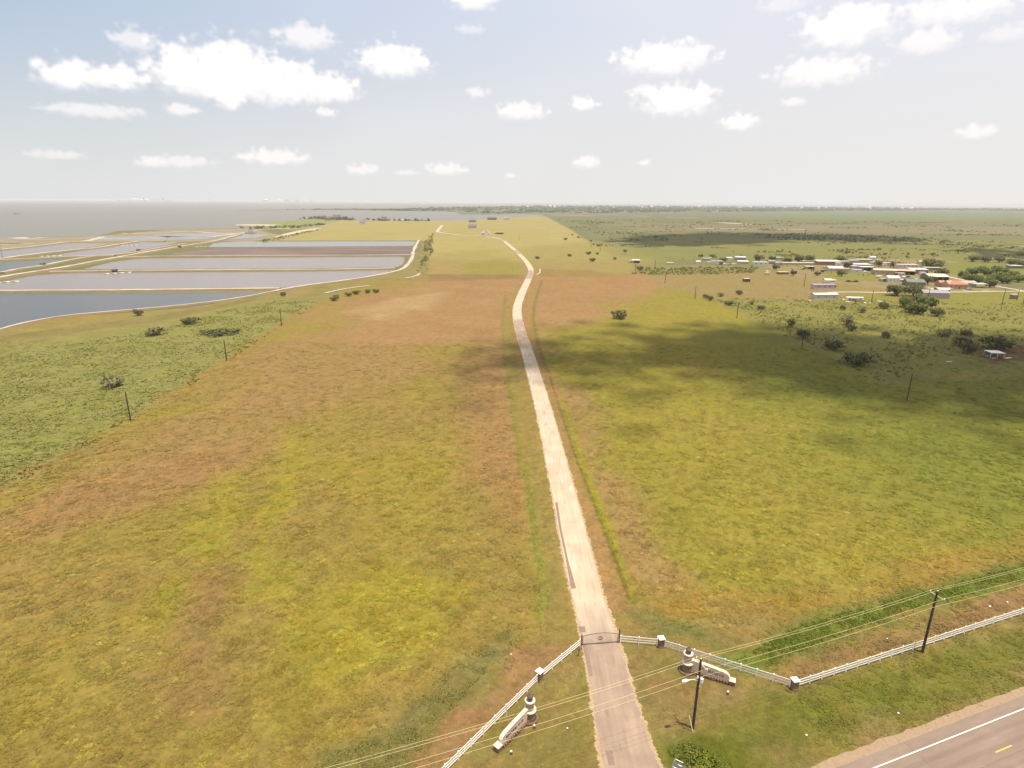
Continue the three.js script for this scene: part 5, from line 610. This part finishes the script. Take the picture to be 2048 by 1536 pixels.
building('barn', 'long grey blue barn with a red brown end wall, right of the dark trees', 'barn', [329.4, -464.5], -7, 18.9, 9, 3.6, { wall: [184, 172, 178], roof: [188, 178, 180], rh: 1.4, endWall: [196, 112, 68] });
building('lean_to', 'bright white roofed lean to at the right end of the grey blue barn', 'shed', [343.2, -476.7], -7, 8.5, 7, 4.4, { wall: [188, 118, 76], roof: [255, 252, 244], rh: 0.8 });
building('red_roof_house', 'tan house with terracotta tiled hip roof by the village road', 'house', [387.1, -521.6], -3, 16.0, 11, 3.1, { wall: [214, 178, 148], roof: [224, 138, 104], rh: 2.2, kind: 'hip', over: 0.7, win: 4, door: 0.05 });
building('red_roof_wing', 'small terracotta roofed wing left of the tan house', 'house', [382.7, -534.2], -3, 5.2, 8, 2.8, { wall: [206, 164, 132], roof: [224, 140, 108], rh: 1.5, kind: 'hip', win: 1 });
building('grey_roof_house', 'small grey roofed house right of the terracotta roof', 'house', [407.3, -533.7], -4, 8.6, 8, 3.0, { wall: [214, 204, 192], roof: [206, 200, 186], rh: 1.2, win: 2 });
building('carport', 'low pale roofed open carport at the right of the village', 'carport', [412.3, -529.1], -6, 11.5, 8, 2.6, { posts: 1, roof: [250, 244, 224] });
building('barn', 'large barn with cream roof and brown shaded wall behind the tan house', 'barn', [399.2, -564.2], -4, 17.3, 16, 4.4, { wall: [166, 138, 110], roof: [252, 246, 214], rh: 1.6, open: 1 });
building('green_roof_house', 'house with dark grey green roof left of the round dark tree', 'house', [361.3, -538.1], -10, 14.9, 11, 2.8, { wall: [128, 126, 116], roof: [136, 142, 132], rh: 1.8, win: 2 });
building('white_shed', 'white shed with a row of small dark windows at the village front', 'shed', [357.3, -564.0], -3, 10.5, 9, 3.2, { wall: white, roof: [255, 250, 240], rh: 1.5, win: 3, ww: 0.9 });
building('tan_shed', 'low tan shed left of the white shed', 'shed', [351.4, -567.4], -3, 6.9, 6, 2.2, { wall: tanW, roof: [236, 214, 180], open: 1 });
building('white_trailer', 'low white flatbed cover right of the white shed', 'trailer', [370.1, -570.1], 0, 6.4, 4, 1.3, { wall: grey, roof: [255, 246, 228] });
building('grey_shed', 'small grey shed on the lawn at the right edge', 'shed', [390.4, -464.5], -12, 3.8, 3.5, 2.5, { wall: [150, 142, 116], roof: [178, 172, 150], rh: 0.5, kind: 'shed' });
building('white_roof_block', 'long white roof at the far right edge behind the paddock', 'building', [580.4, -697.7], -5, 14.3, 8, 2.6, { wall: [150, 138, 120], roof: [255, 252, 240] });
for (const [p, l, len] of [[[365.5, -601.1], 'white motor boat on a trailer on the village lawn', 6.3], [[302.6, -566.8], 'small white boat with low cabin behind the white canopy', 5.0]]) { const t = thing('motor_boat', l, 'boat', p[0], p[1], 0.15, undefined, -0.1), s = new THREE.Shape(); s.moveTo(-len / 2, -1); s.lineTo(len * 0.2, -1); s.quadraticCurveTo(len / 2, -0.7, len / 2 + 0.3, 0); s.quadraticCurveTo(len / 2, 0.7, len * 0.2, 1); s.lineTo(-len / 2, 1); mesh('hull', new THREE.ExtrudeGeometry(s, { depth: 0.9, bevelEnabled: true, bevelSize: 0.15, bevelThickness: 0.1 }).rotateX(-Math.PI / 2).translate(0, 0.7, -1), paint(...white), t); mesh('cabin', new RoundedBoxGeometry(len * 0.3, 0.8, 1.5, 2, 0.15).translate(0, 1.9, -1), paint(...white), t); mesh('windscreen', box(0.06, 0.4, 1.3, len * 0.15 + 0.02, 2.0, -1), paneMat, t); for (const z of [-0.1, -1.9]) mesh('wheel', cyl(0.35, 0.35, 0.2, 0, 0, 0, 12).rotateX(Math.PI / 2).translate(-len * 0.15, 0.35, z), paneMat, t); }
// the crowded middle of the village
for (const [n, l, c, p, turn, w, d, h, o] of [
  ['brick_barn', 'long brick walled barn with a narrow pale roof at the back left of the village', 'barn', [377.2, -724.9], -5, 26.6, 10, 3.4, { wall: brick, roof: [250, 240, 220], rh: 0.8, kind: 'shed', win: 3 }],
  ['white_roof_block', 'narrow white roof right of the brick barn', 'building', [404.2, -738.6], -3, 11.2, 8, 2.6, { wall: tanW, roof: [250, 244, 228] }],
  ['grey_roof_block', 'dull grey roof at the back centre of the village', 'building', [416.1, -739.3], 2, 11.2, 14, 3.2, { wall: grey, roof: [168, 156, 146], rh: 1.2 }],
  ['white_roof_block', 'long white roof at the back of the village right of the grey roof', 'building', [441.0, -759.7], -3, 16.9, 9, 3, { wall: [190, 170, 140], roof: [252, 244, 220] }],
  ['white_shed', 'small white shed standing farthest back in the village', 'shed', [468.8, -791.6], -8, 6.9, 7, 3.2, { wall: white, roof: [255, 250, 238], rh: 1, win: 1 }],
  ['white_roof_block', 'short white roof right of the farthest back shed', 'building', [446.1, -723.3], 0, 9.8, 6, 2.6, { wall: tanW, roof: [250, 244, 226] }],
  ['white_walled_block', 'long white walled block with dark windows at the back right of the village', 'building', [450.1, -690.0], -2, 22.6, 8, 3.6, { wall: [238, 224, 204], roof: [255, 250, 236], win: 5, ww: 1.6 }],
  ['white_roof_block', 'broad white roof at the centre of the village', 'building', [401.0, -697.9], -4, 24.7, 16, 2.8, { wall: [206, 190, 166], roof: [255, 250, 236] }],
  ['open_barn', 'open fronted barn with bright roof below the broad white roof', 'barn', [388.0, -660.8], -2, 14.4, 10, 3.4, { wall: [150, 134, 124], roof: [255, 252, 244], open: 1 }],
  ['white_roof_block', 'small bright white roof left of the open fronted barn', 'building', [385.4, -681.0], -2, 6.5, 7, 2.6, { wall: grey, roof: [255, 252, 246] }],
  ['white_trailer', 'white box trailer before the village centre, above the lawn', 'trailer', [363.4, -638.0], -8, 9.2, 5, 3.2, { wall: [240, 226, 222], roof: [250, 244, 240], win: 1 }],
  ['white_roof_house', 'long white roofed house left of the white box trailer', 'house', [349.9, -653.8], -3, 15.9, 12, 2.8, { wall: [216, 200, 176], roof: [255, 250, 236], rh: 1.4, win: 3 }],
  ['tan_annex', 'tan annex at the right end of the white roofed house', 'building', [361.1, -654.4], -6, 7.9, 6, 2.4, { wall: tanW, roof: [244, 224, 190] }],
  ['long_barn', 'long pinkish barn with cream roof, left of the two slanting barns', 'barn', [388.4, -630.3], -16, 21.4, 10, 3.4, { wall: [206, 172, 148], roof: [250, 232, 202], rh: 0.9, win: 4 }],
  ['long_barn', 'long brown barn with pale edge, right of the two slanting barns', 'barn', [406.5, -626.8], -16, 19.2, 12, 3.2, { wall: [178, 142, 120], roof: [232, 204, 176], rh: 0.9, open: 1 }],
  ['pale_roof_block', 'pale blue grey roof at the right end of the slanting barns', 'building', [428.2, -637.0], -8, 17.3, 10, 3.4, { wall: [140, 128, 116], roof: [236, 226, 222], rh: 0.8, kind: 'shed' }],
  ['white_roof_block', 'thin white roof before the wide dark tree mass', 'building', [466.5, -672.8], 0, 18.2, 6, 2.4, { wall: [140, 136, 108], roof: [252, 250, 226] }],
  ['low_white_barn', 'very long low white barn at the left of the village', 'barn', [340.3, -722.6], -1, 38.2, 7, 2.2, { wall: [206, 192, 156], roof: [252, 246, 216] }],
  ['low_white_barn', 'shorter low white barn behind the right end of the very long one', 'barn', [361.6, -745.1], -6, 17.8, 7, 2.4, { wall: [180, 166, 136], roof: [250, 244, 220] }],
  ['tan_shelter', 'tan roofed shelter on the bare ground before the low white barn', 'shelter', [332.1, -675.3], -3, 8.7, 8, 2.4, { wall: [200, 166, 120], roof: [250, 234, 196], open: 1 }],
  ['tarp_shelter', 'tan tarpaulin shelter beside the brownish tree', 'shelter', [280.5, -624.4], 4, 10.2, 6, 1.8, { wall: [150, 120, 84], roof: [238, 214, 170] }],
  ['white_mobile_home', 'white mobile home with dark windows in the far row left of the village', 'mobile home', [292.1, -713.8], -6, 16.8, 7, 3.2, { wall: [246, 240, 230], roof: [252, 248, 236], win: 3, ww: 1.8 }],
  ['grey_roof_house', 'small grey roofed house right of the white mobile home', 'house', [313.0, -732.8], 0, 7.7, 8, 2.6, { wall: [170, 160, 138], roof: [178, 172, 152], rh: 1 }],
  ['white_roof_block', 'small white roof above the small grey roofed house', 'building', [345.2, -790.3], 0, 8.2, 6, 2.4, { wall: grey, roof: [255, 252, 244] }],
  ['lilac_roof_barn', 'lilac white roofed barn slanting at the back of the far row', 'barn', [290.8, -776.3], -14, 12.6, 8, 3.2, { wall: [176, 160, 168], roof: [248, 240, 244], rh: 0.6, kind: 'shed' }],
  ['white_roof_block', 'cream roofed shed below the lilac white roof', 'shed', [277.1, -730.5], -12, 11.9, 7, 2.4, { wall: [210, 196, 160], roof: [252, 248, 226], rh: 0.6, kind: 'shed' }],
  ['white_shed', 'white shed with dark open front at the far row', 'shed', [246.4, -719.7], -4, 5.8, 6, 3.4, { wall: white, roof: [255, 252, 244], open: 1 }],
  ['white_shed', 'white shed behind the open fronted one in the far row', 'shed', [276.1, -775.3], -10, 6.3, 6, 2.8, { wall: white, roof: [255, 250, 240], rh: 0.6 }],
  ['white_shed', 'cream low shed left of the open fronted one in the far row', 'shed', [244.5, -737.6], -3, 5.4, 5, 2.2, { wall: [244, 234, 208], roof: [252, 246, 226] }],
  ['white_shed', 'tiny cream shed second from the left in the far row', 'shed', [236.0, -728.0], 0, 4.7, 4, 1.9, { wall: [240, 230, 204], roof: [252, 246, 222] }],
  ['white_shed', 'cream shed leftmost in the far row', 'shed', [222.5, -727.1], 0, 5.3, 6, 2.4, { wall: [240, 230, 200], roof: [252, 248, 222], rh: 0.7 }],
  ['white_roof_block', 'thin white roof at the back left of the far row', 'building', [247.5, -776.8], 0, 7.5, 5, 1.9, { wall: grey, roof: [252, 248, 236] }],
  ['white_shed', 'tiny white shed alone at the back of the far row', 'shed', [254.9, -784.1], 0, 3.2, 4, 2.2, { wall: white, roof: [255, 250, 240] }],
  ['white_roof_block', 'white roofed shack alone far left of the row, by the scrub', 'shed', [149.1, -734.6], -4, 9.0, 8, 2.6, { wall: [214, 200, 180], roof: [250, 240, 226], rh: 0.7, open: 1 }],
  ['white_shed', 'small white shack beside the lone one left of the row', 'shed', [143.6, -737.4], 0, 3.6, 5, 2.2, { wall: [226, 210, 190], roof: [248, 238, 224] }],
  ['white_roof_block', 'thin white roof low in the grass left of the far row', 'shed', [186.9, -718.9], 0, 7.1, 5, 1.6, { wall: [226, 216, 180], roof: [252, 248, 220] }],
  ['field_hut', 'dark open hut with pale roof alone on the tan ground', 'hut', [218.9, -560.9], 5, 5.0, 5, 2.2, { wall: [120, 92, 66], roof: [240, 214, 168], open: 1 }],
  ['white_roof_block', 'small white roof before the red dirt patch left of the village', 'shed', [261.7, -619.0], 0, 3.5, 4, 1.4, { wall: tanW, roof: [255, 246, 220] }]]) building(n, l, c, p, turn, w, d, h, o);
{ // the open hut at the right edge, in the cloud shadow
  const [x, z] = [230.8, -276.1], t = thing('open_hut', 'open hut with flat white roof at the right edge of the shaded meadow', 'hut', x, z, -0.15, undefined, -0.1), w = 6.3;
  mesh('roof', box(w, 0.14, 6.2, 0, 2.75, -2.6), paint(...white), t); for (const a of [-1, 0, 1]) for (const b of [0, -5.2]) mesh('post', box(0.16, 2.7, 0.16, a * (w / 2 - 0.25), 1.35, b), trimMat, t); mesh('back_wall', box(w - 0.6, 2.2, 0.1, 0, 1.1, -5.3), paint(140, 128, 116), t); mesh('bench', box(w * 0.5, 0.5, 1, -0.5, 0.25, -1.6), paint(100, 92, 84), t);
  for (const [q, l, ww] of [[[230.2, -280.9], 'white boards lying left of the open hut', 2.4], [[229.5, -276.5], 'white box lying before the open hut', 1.2], [[236.6, -276.7], 'long white panel lying right of the open hut', 4]]) { const u = thing('loose_board', l, 'boards', q[0], q[1], 0.4, undefined, -0.1); mesh('board', box(ww, 0.2, 1.1, 0, 0.2, 0).rotateZ(-0.03), paint(...white), u); mesh('plank', box(ww * 0.6, 0.12, 0.4, 0.3, 0.4, 0.5), paint(232, 222, 204), u); }
  const q = [203.0, -268.9], u = thing('loose_board', 'small white board lying alone in the meadow left of the open hut', 'boards', q[0], q[1], 0, undefined, -0.1); mesh('board', box(2.4, 0.16, 0.9, 0, 0.3, 0), paint(...white), u); mesh('plank', box(1.2, 0.1, 0.3, 0.2, 0.44, 0.2), paint(226, 214, 196), u);
}
for (const [n, l, c, p, tu, w, d, h, o] of [['white_dome_shed', 'small white rounded shed right of the brick barn front', 'shed', [385.4, -716.6], 0, 5.2, 5, 2.6, { wall: white, roof: [255, 252, 246], round: 1 }], ['small_trailer', 'small white trailer before the short white roof at the back right', 'trailer', [432.5, -705.3], 0, 4.5, 4, 2.6, { wall: white, roof: [252, 250, 244], win: 1 }], ['small_trailer', 'small white trailer before the long white roof at the back', 'trailer', [435.9, -734.5], 0, 5.9, 4, 2.4, { wall: [240, 232, 218], roof: [252, 248, 240], win: 2 }], ['small_shed', 'tiny cream shed alone behind the village, right of the farthest shed', 'shed', [465.9, -774.4], 0, 3.7, 4, 2, { wall: tanW, roof: [252, 246, 224] }], ['small_shed', 'cream shed at the left foot of the wide dark tree mass', 'shed', [500.6, -744.6], 0, 4.1, 5, 2.6, { wall: [238, 222, 190], roof: [250, 244, 220], rh: 0.6 }], ['small_trailer', 'white trailer between the long pinkish barn and the white shed', 'trailer', [394.9, -613.1], -10, 5.9, 4, 2.6, { wall: [250, 240, 230], roof: [255, 250, 244], win: 2 }], ['small_shed', 'grey roofed shed left of the white roofed house at the village left', 'shed', [345.0, -663.3], -4, 4.8, 5, 2.6, { wall: [160, 148, 136], roof: [206, 196, 188], rh: 0.6, kind: 'shed' }], ['small_shed', 'brown shed between the brick barn and the broad white roof', 'shed', [392.2, -702.9], 0, 5.1, 6, 2.8, { wall: [140, 118, 100], roof: [182, 160, 138], rh: 0.8 }], ['small_trailer', 'white camper below the pale blue grey roof', 'trailer', [421.9, -621.0], -6, 5.0, 4, 2.6, { wall: [250, 244, 240], roof: [252, 250, 248], round: 1, win: 1 }], ['small_shed', 'brown lean to below the long brown barn', 'shed', [393.1, -615.2], -14, 4.5, 5, 2.4, { wall: [150, 118, 98], roof: [214, 186, 160] }], ['small_shed', 'white roofed shed between the far row and the low white barn', 'shed', [316.5, -724.1], 0, 4.7, 5, 2.2, { wall: grey, roof: [250, 246, 236] }]]) building(n, l, c, p, tu, w, d, h, o);
function vehicle(name, label, cat, [x, z], turn, col, kind) {
  const t = thing(name, label, cat, x, z, turn, 'cars and trucks parked in the village', -0.1), m = paint(...col), L = kind ? 5.6 : 4.6;
  const s = new THREE.Shape(); s.moveTo(-L / 2, 0.4); s.lineTo(L / 2, 0.4); s.lineTo(L / 2, 0.95); s.lineTo(L * 0.24, 1.05); if (kind) { s.lineTo(-L / 2, 1.05); } else { s.lineTo(-L * 0.42, 1.05); s.lineTo(-L / 2, 0.95); } s.closePath();
  mesh('body', new THREE.ExtrudeGeometry(s, { depth: 1.75, bevelEnabled: true, bevelSize: 0.06, bevelThickness: 0.06, bevelSegments: 1 }).translate(0, 0, -0.87), m, t);
  const c = new THREE.Shape(); if (kind) { c.moveTo(-0.6, 1.05); c.lineTo(1.5, 1.05); c.lineTo(0.9, 1.75); c.lineTo(-0.5, 1.75); } else { c.moveTo(-2, 1.05); c.lineTo(1.3, 1.05); c.lineTo(0.6, 1.6); c.lineTo(-1.4, 1.6); } c.closePath();
  mesh('cabin', new THREE.ExtrudeGeometry(c, { depth: 1.5, bevelEnabled: false }).translate(0, 0, -0.75), m, t); mesh('window', box(kind ? 1.1 : 2.0, 0.38, 1.54, kind ? 0.25 : -0.35, 1.36, 0), paneMat, t);
  for (const a of [-1, 1]) for (const b of [-1, 1]) mesh('wheel', cyl(0.36, 0.36, 0.24, 0, 0, 0, 12).rotateX(Math.PI / 2).translate(a * L * 0.3, 0.36, b * 0.82), paneMat, t);
}
for (const [n, l, c, p, tu, col, k] of [['parked_car', 'dark car alone on the grass between the white box trailer and the lilac mobile home', 'car', [315.6, -565.6], 0.2, [70, 62, 58], 0], ['pickup_truck', 'dark truck beside the dark car on the grass edge', 'truck', [321.3, -564.1], 0.1, [90, 70, 56], 1], ['parked_car', 'white car before the open fronted barn', 'car', [378.1, -648.2], 0.4, [250, 246, 240], 0], ['parked_car', 'white car between the slanting barns and the green roofed house, left of three', 'car', [390.8, -602.4], 0.8, [250, 244, 236], 0], ['parked_car', 'dark red car between the slanting barns and the green roofed house, middle of three', 'car', [396.2, -604.8], 0.5, [120, 70, 60], 0], ['pickup_truck', 'silver truck between the slanting barns and the green roofed house, right of three', 'truck', [396.3, -598.6], 0.9, [200, 196, 196], 1], ['parked_car', 'white car by the round dark tree above the green roofed house', 'car', [389.6, -580.5], 0.1, [255, 250, 246], 0], ['parked_car', 'white car at the front of the terracotta roofed house', 'car', [376.6, -516.5], 0.2, [250, 246, 240], 0], ['pickup_truck', 'grey truck right of the terracotta roofed house', 'truck', [392.4, -515.7], 0.3, [170, 166, 164], 1], ['parked_car', 'white car at the left end of the grey blue barn', 'car', [318.9, -462.9], 0.2, [252, 248, 244], 0], ['parked_car', 'pale car left of the white roofed house at the village left', 'car', [341.1, -663.1], 0.1, [246, 236, 220], 0], ['pickup_truck', 'tan truck before the long pinkish barn', 'truck', [378.7, -629.7], -0.2, [206, 180, 150], 1], ['parked_car', 'white car in the far row right of the open fronted shed', 'car', [252.9, -723.0], 0.3, [252, 248, 240], 0], ['parked_car', 'grey car in the far row, second right of the open fronted shed', 'car', [257.4, -720.4], 0.2, [170, 168, 160], 0], ['pickup_truck', 'white truck in the far row left of the cream roofed shed', 'truck', [263.9, -723.7], 0.2, [250, 246, 238], 1], ['parked_car', 'pale car on the bare ground left of the dark tree', 'car', [272.2, -644.6], 0.4, [250, 240, 220], 0]]) vehicle(n, l, c, p, tu, col, k);
for (const [p, w, l] of [[[384.7, -509.3], 5.8, 'pale concrete slab before the terracotta roofed house'], [[404.2, -513.2], 6.6, 'thin pale slab below the open carport']]) struct('concrete_slab', box(w, 0.1, 3, p[0], 0.0, p[1]), shellMat, l);
// the few houses on the headland
building('gabled_house', 'white house with steep pale gable front beside the far lane', 'house', [-50.6, -1327.4], 90, 20, 10.8, 5, { wall: [252, 240, 236], roof: [226, 212, 208], rh: 6, chimney: 1, win: 2 });
building('house_wing', 'low grey white wing left of the steep gabled house', 'house', [-63.3, -1346.2], 0, 9.9, 12, 4.2, { wall: [232, 220, 222], roof: [196, 184, 190], rh: 2.6, win: 3 });
building('long_shed', 'long low cream shed right of the gabled house', 'shed', [-31.6, -1392.5], 0, 20.4, 10, 3.6, { wall: [222, 200, 150], roof: [250, 240, 204], open: 1 });
building('grey_house', 'grey roofed two storey house in the far yellow field', 'house', [-111, -1688], 0, 22.3, 18, 6, { wall: [206, 196, 196], roof: [138, 126, 128], rh: 5, win: 5, ww: 2.2, door: 0.1 });
building('dark_house', 'dark roofed house near the bay behind the grey house', 'house', [-144, -2192], 0, 23.5, 16, 5, { wall: [150, 140, 140], roof: [122, 112, 116], rh: 4, win: 3, ww: 2.5 });
building('shore_house', 'pale house with dark roof at the far end of the yellow field', 'house', [-26, -2478], 0, 26.1, 18, 7, { wall: [226, 214, 214], roof: [170, 160, 160], rh: 5, win: 4, ww: 3, chimney: 1 });
building('dark_house', 'low dark house on the shore left of the pale one', 'house', [-85, -2500], 0, 37.1, 20, 6, { wall: [120, 112, 96], roof: [112, 106, 90], rh: 4, win: 4, ww: 3 });
building('grey_house', 'blue grey house with white gables at the middle of the far shore field', 'house', [-475, -1950], 0, 18.1, 20, 7, { wall: [226, 220, 220], roof: [140, 140, 140], rh: 6, win: 3, ww: 3 });
building('brown_house', 'big brown house among trees on the left of the far shore', 'house', [-678, -2371], 0, 26.8, 26, 9, { wall: [158, 142, 132], roof: [120, 108, 104], rh: 9, win: 4, ww: 3.5 });
building('brown_house', 'smaller brown house left of the big one on the far shore', 'house', [-691, -2304], 0, 20.1, 22, 7, { wall: [150, 136, 124], roof: [124, 112, 106], rh: 6, win: 3, ww: 3.5 });
building('dark_house', 'dark house with pointed roof on the hedge line of the bay shore', 'house', [-474, -2263], 0, 17.2, 22, 6, { wall: [136, 122, 116], roof: [116, 102, 98], rh: 9, win: 2, ww: 3 });
building('white_shed', 'small white shed on the bay shore right of the hedge', 'shed', [-396, -2215], 0, 9.3, 10, 5, { wall: [236, 228, 214], roof: [240, 232, 216], rh: 2 });
// aerators and small white things on the ponds
for (const [p, l] of [[[-390.5, -596.6], 'row of white floats beside the causeway road, nearest row'], [[-589.4, -775.1], 'row of white floats left of the causeway road'], [[-484.6, -955.6], 'row of white floats at the far end of the causeway road'], [[-608.6, -969.1], 'row of white floats in the narrow slanting pond'], [[-444.7, -523.2], 'row of white floats at the left frame edge']]) { const t = thing('float_row', l, 'pond floats', p[0], p[1], 0.1, undefined, 0); for (let i = 0; i < 4; i++) { const m = mesh('float', new RoundedBoxGeometry(4.2, 0.7, 1.6, 2, 0.3), vinyl, t); m.position.set(i * 5.2 - 8, 0.25, i * -3.4 + 5); } mesh('walkway', box(24, 0.25, 0.8, 0, 0.5, 0).rotateY(0.58), paint(232, 214, 186), t); }
for (const [p, l] of [[[-399.4, -604.4], 'small dark pump hut on the second bank'], [[-514.5, -661.4], 'dark pump hut on the green edge bank left of the causeway'], [[-529.0, -860.3], 'dark pump hut on the causeway edge, farther one'], [[-507.5, -928.2], 'dark pump hut on the causeway road'], [[-671.1, -1192.3], 'tiny dark hut on the flats near the bay']]) building('pump_hut', l, 'hut', p, 5, 4.2, 3.2, 1.8, { wall: [110, 96, 82], roof: [112, 100, 88], rh: 0.8, door: 0.15 });
{ const p = [-578.4, -1358.0], t = thing('aerator_tower', 'thin dark frame tower on the basin at the end of the ponds', 'tower', p[0], p[1]); for (const [a, b] of [[-1, -1], [1, -1], [1, 1], [-1, 1]]) mesh('leg', bar([a * 4, 0, b * 4], [a, 14, b], 0.4), paint(150, 128, 124), t); mesh('platform', box(5, 0.6, 5, 0, 9, 0), paint(150, 128, 124), t); mesh('deck', box(22, 2, 10, 0, 1, 0), paint(176, 164, 162), t); }
// far shore: white houses in the trees; skyline across the bay
const farShore = (() => { const r = rng(77), a = []; for (let i = 0; i < 46; i++) a.push(0.01 + 0.97 * Math.min(1, Math.max(0, (i / 46) * 0.75 + 0.25 * r() + 0.05 * Math.sin(i * 2.1)))); return a; })();
{
  const A = [-556, -6838], B = [2571, -9058], D = [5111, -9183], E = [7279, -8879], r = rng(78); let proto = null;
  for (const u of farShore) {
    const v = u * 3, s = v < 1 ? [A, B, v] : v < 2 ? [B, D, v - 1] : [D, E, v - 2], x = mix(s[0][0], s[1][0], s[2]), z = mix(s[0][1], s[1][1], s[2]) + 200 * (r() - .5), sc = 0.45 + 0.65 * r() ** 2;
    if (!proto) { proto = thing('shore_cottage', 'tiny white house in the tree line along the far coast', 'house', x, z, 0, 'white houses along the far coast', -0.5); mesh('wall', box(34, 22, 16, 0, 11, 0), paint(255, 252, 246, 0.85), proto); mesh('roof', new THREE.CylinderGeometry(0.1, 15, 8, 4, 1).rotateY(Math.PI / 4).scale(1.3, 1, 0.9).translate(0, 26, 0), paint(250, 244, 236, 0.85), proto); }
    else copyOf(proto, x, z, (r() - .5) * 0.8, undefined, [sc, sc * (0.9 + 0.4 * r()), sc]);
  }
}
for (const [p, w, h, c, l, kind] of [[[-15210, -21371], 320, 40, 250, 'low white block alone at the far left of the skyline', 0], [[-15028, -23949], 300, 60, 236, 'pale block at the left of the skyline across the bay', 0], [[-14739, -24072], 160, 85, 222, 'grey tower left of the white tanks on the skyline', 1], [[-14396, -23760], 240, 95, 255, 'bright white tank, left of the skyline group', 2], [[-14081, -23647], 150, 90, 255, 'white tank, middle of the skyline group', 2], [[-14121, -24039], 150, 92, 255, 'white tank, right of the skyline group', 2], [[-14101, -23841], 60, 120, 222, 'thin grey tower behind the white tanks on the skyline', 1], [[-13801, -23884], 90, 95, 226, 'grey tower right of the white tanks on the skyline', 1], [[-13848, -24406], 130, 85, 226, 'squat grey block right of the skyline group', 0], [[-13515, -24125], 46, 130, 220, 'tallest thin tower at the right of the skyline group', 1], [[-13195, -23930], 260, 70, 220, 'low pale block ending the skyline group', 0], [[-10340, -26113], 190, 110, 255, 'bright white dome tank on the right skyline', 2], [[-9973, -26644], 230, 92, 255, 'bright white broad tank on the right skyline', 2], [[-9356, -25939], 260, 95, 218, 'grey works block on the right skyline', 0], [[-9006, -26129], 260, 90, 222, 'pale works block on the right skyline', 0], [[-8689, -25993], 110, 100, 250, 'narrow white tank at the end of the right skyline', 2], [[-8357, -25997], 300, 60, 226, 'low pale block at the end of the right skyline', 0]]) {
  const t = thing('skyline_building', l, kind === 2 ? 'tank' : 'building', p[0], p[1], 0, undefined, -0.9), m = paint(c, c - 2, c - 4, 0.6);
  if (kind === 2) { mesh('tank_wall', cyl(w / 2, w / 2, h * 0.8, 0, h * 0.4, 0, 20), m, t); mesh('dome', new THREE.SphereGeometry(w / 2, 20, 8, 0, 6.2832, 0, Math.PI / 2).scale(1, h * 0.4 / w, 1).translate(0, h * 0.8, 0), m, t); }
  else if (kind === 1) { mesh('tower', cyl(w * 0.35, w * 0.5, h, 0, h / 2, 0, 10), m, t); mesh('annex', box(w * 2.2, h * 0.4, w, w * 0.4, h * 0.2, 0), m, t); }
  else { mesh('hall', box(w, h * 0.7, w * 0.5, 0, h * 0.35, 0), m, t); mesh('tower', box(w * 0.3, h, w * 0.3, -w * 0.2, h / 2, -5), m, t); }
}
{ const p = [-2363, -2954], t = thing('work_barge', 'small dark barge out on the bay at the left edge', 'barge', p[0], p[1], 0.1, undefined, -0.9); mesh('hull', new RoundedBoxGeometry(34, 4, 12, 2, 1).translate(0, 1.5, 0), paint(150, 148, 142), t); mesh('deckhouse', box(10, 3, 7, -8, 5, 0), paint(170, 166, 160), t); }

renderer.render(scene, camera);
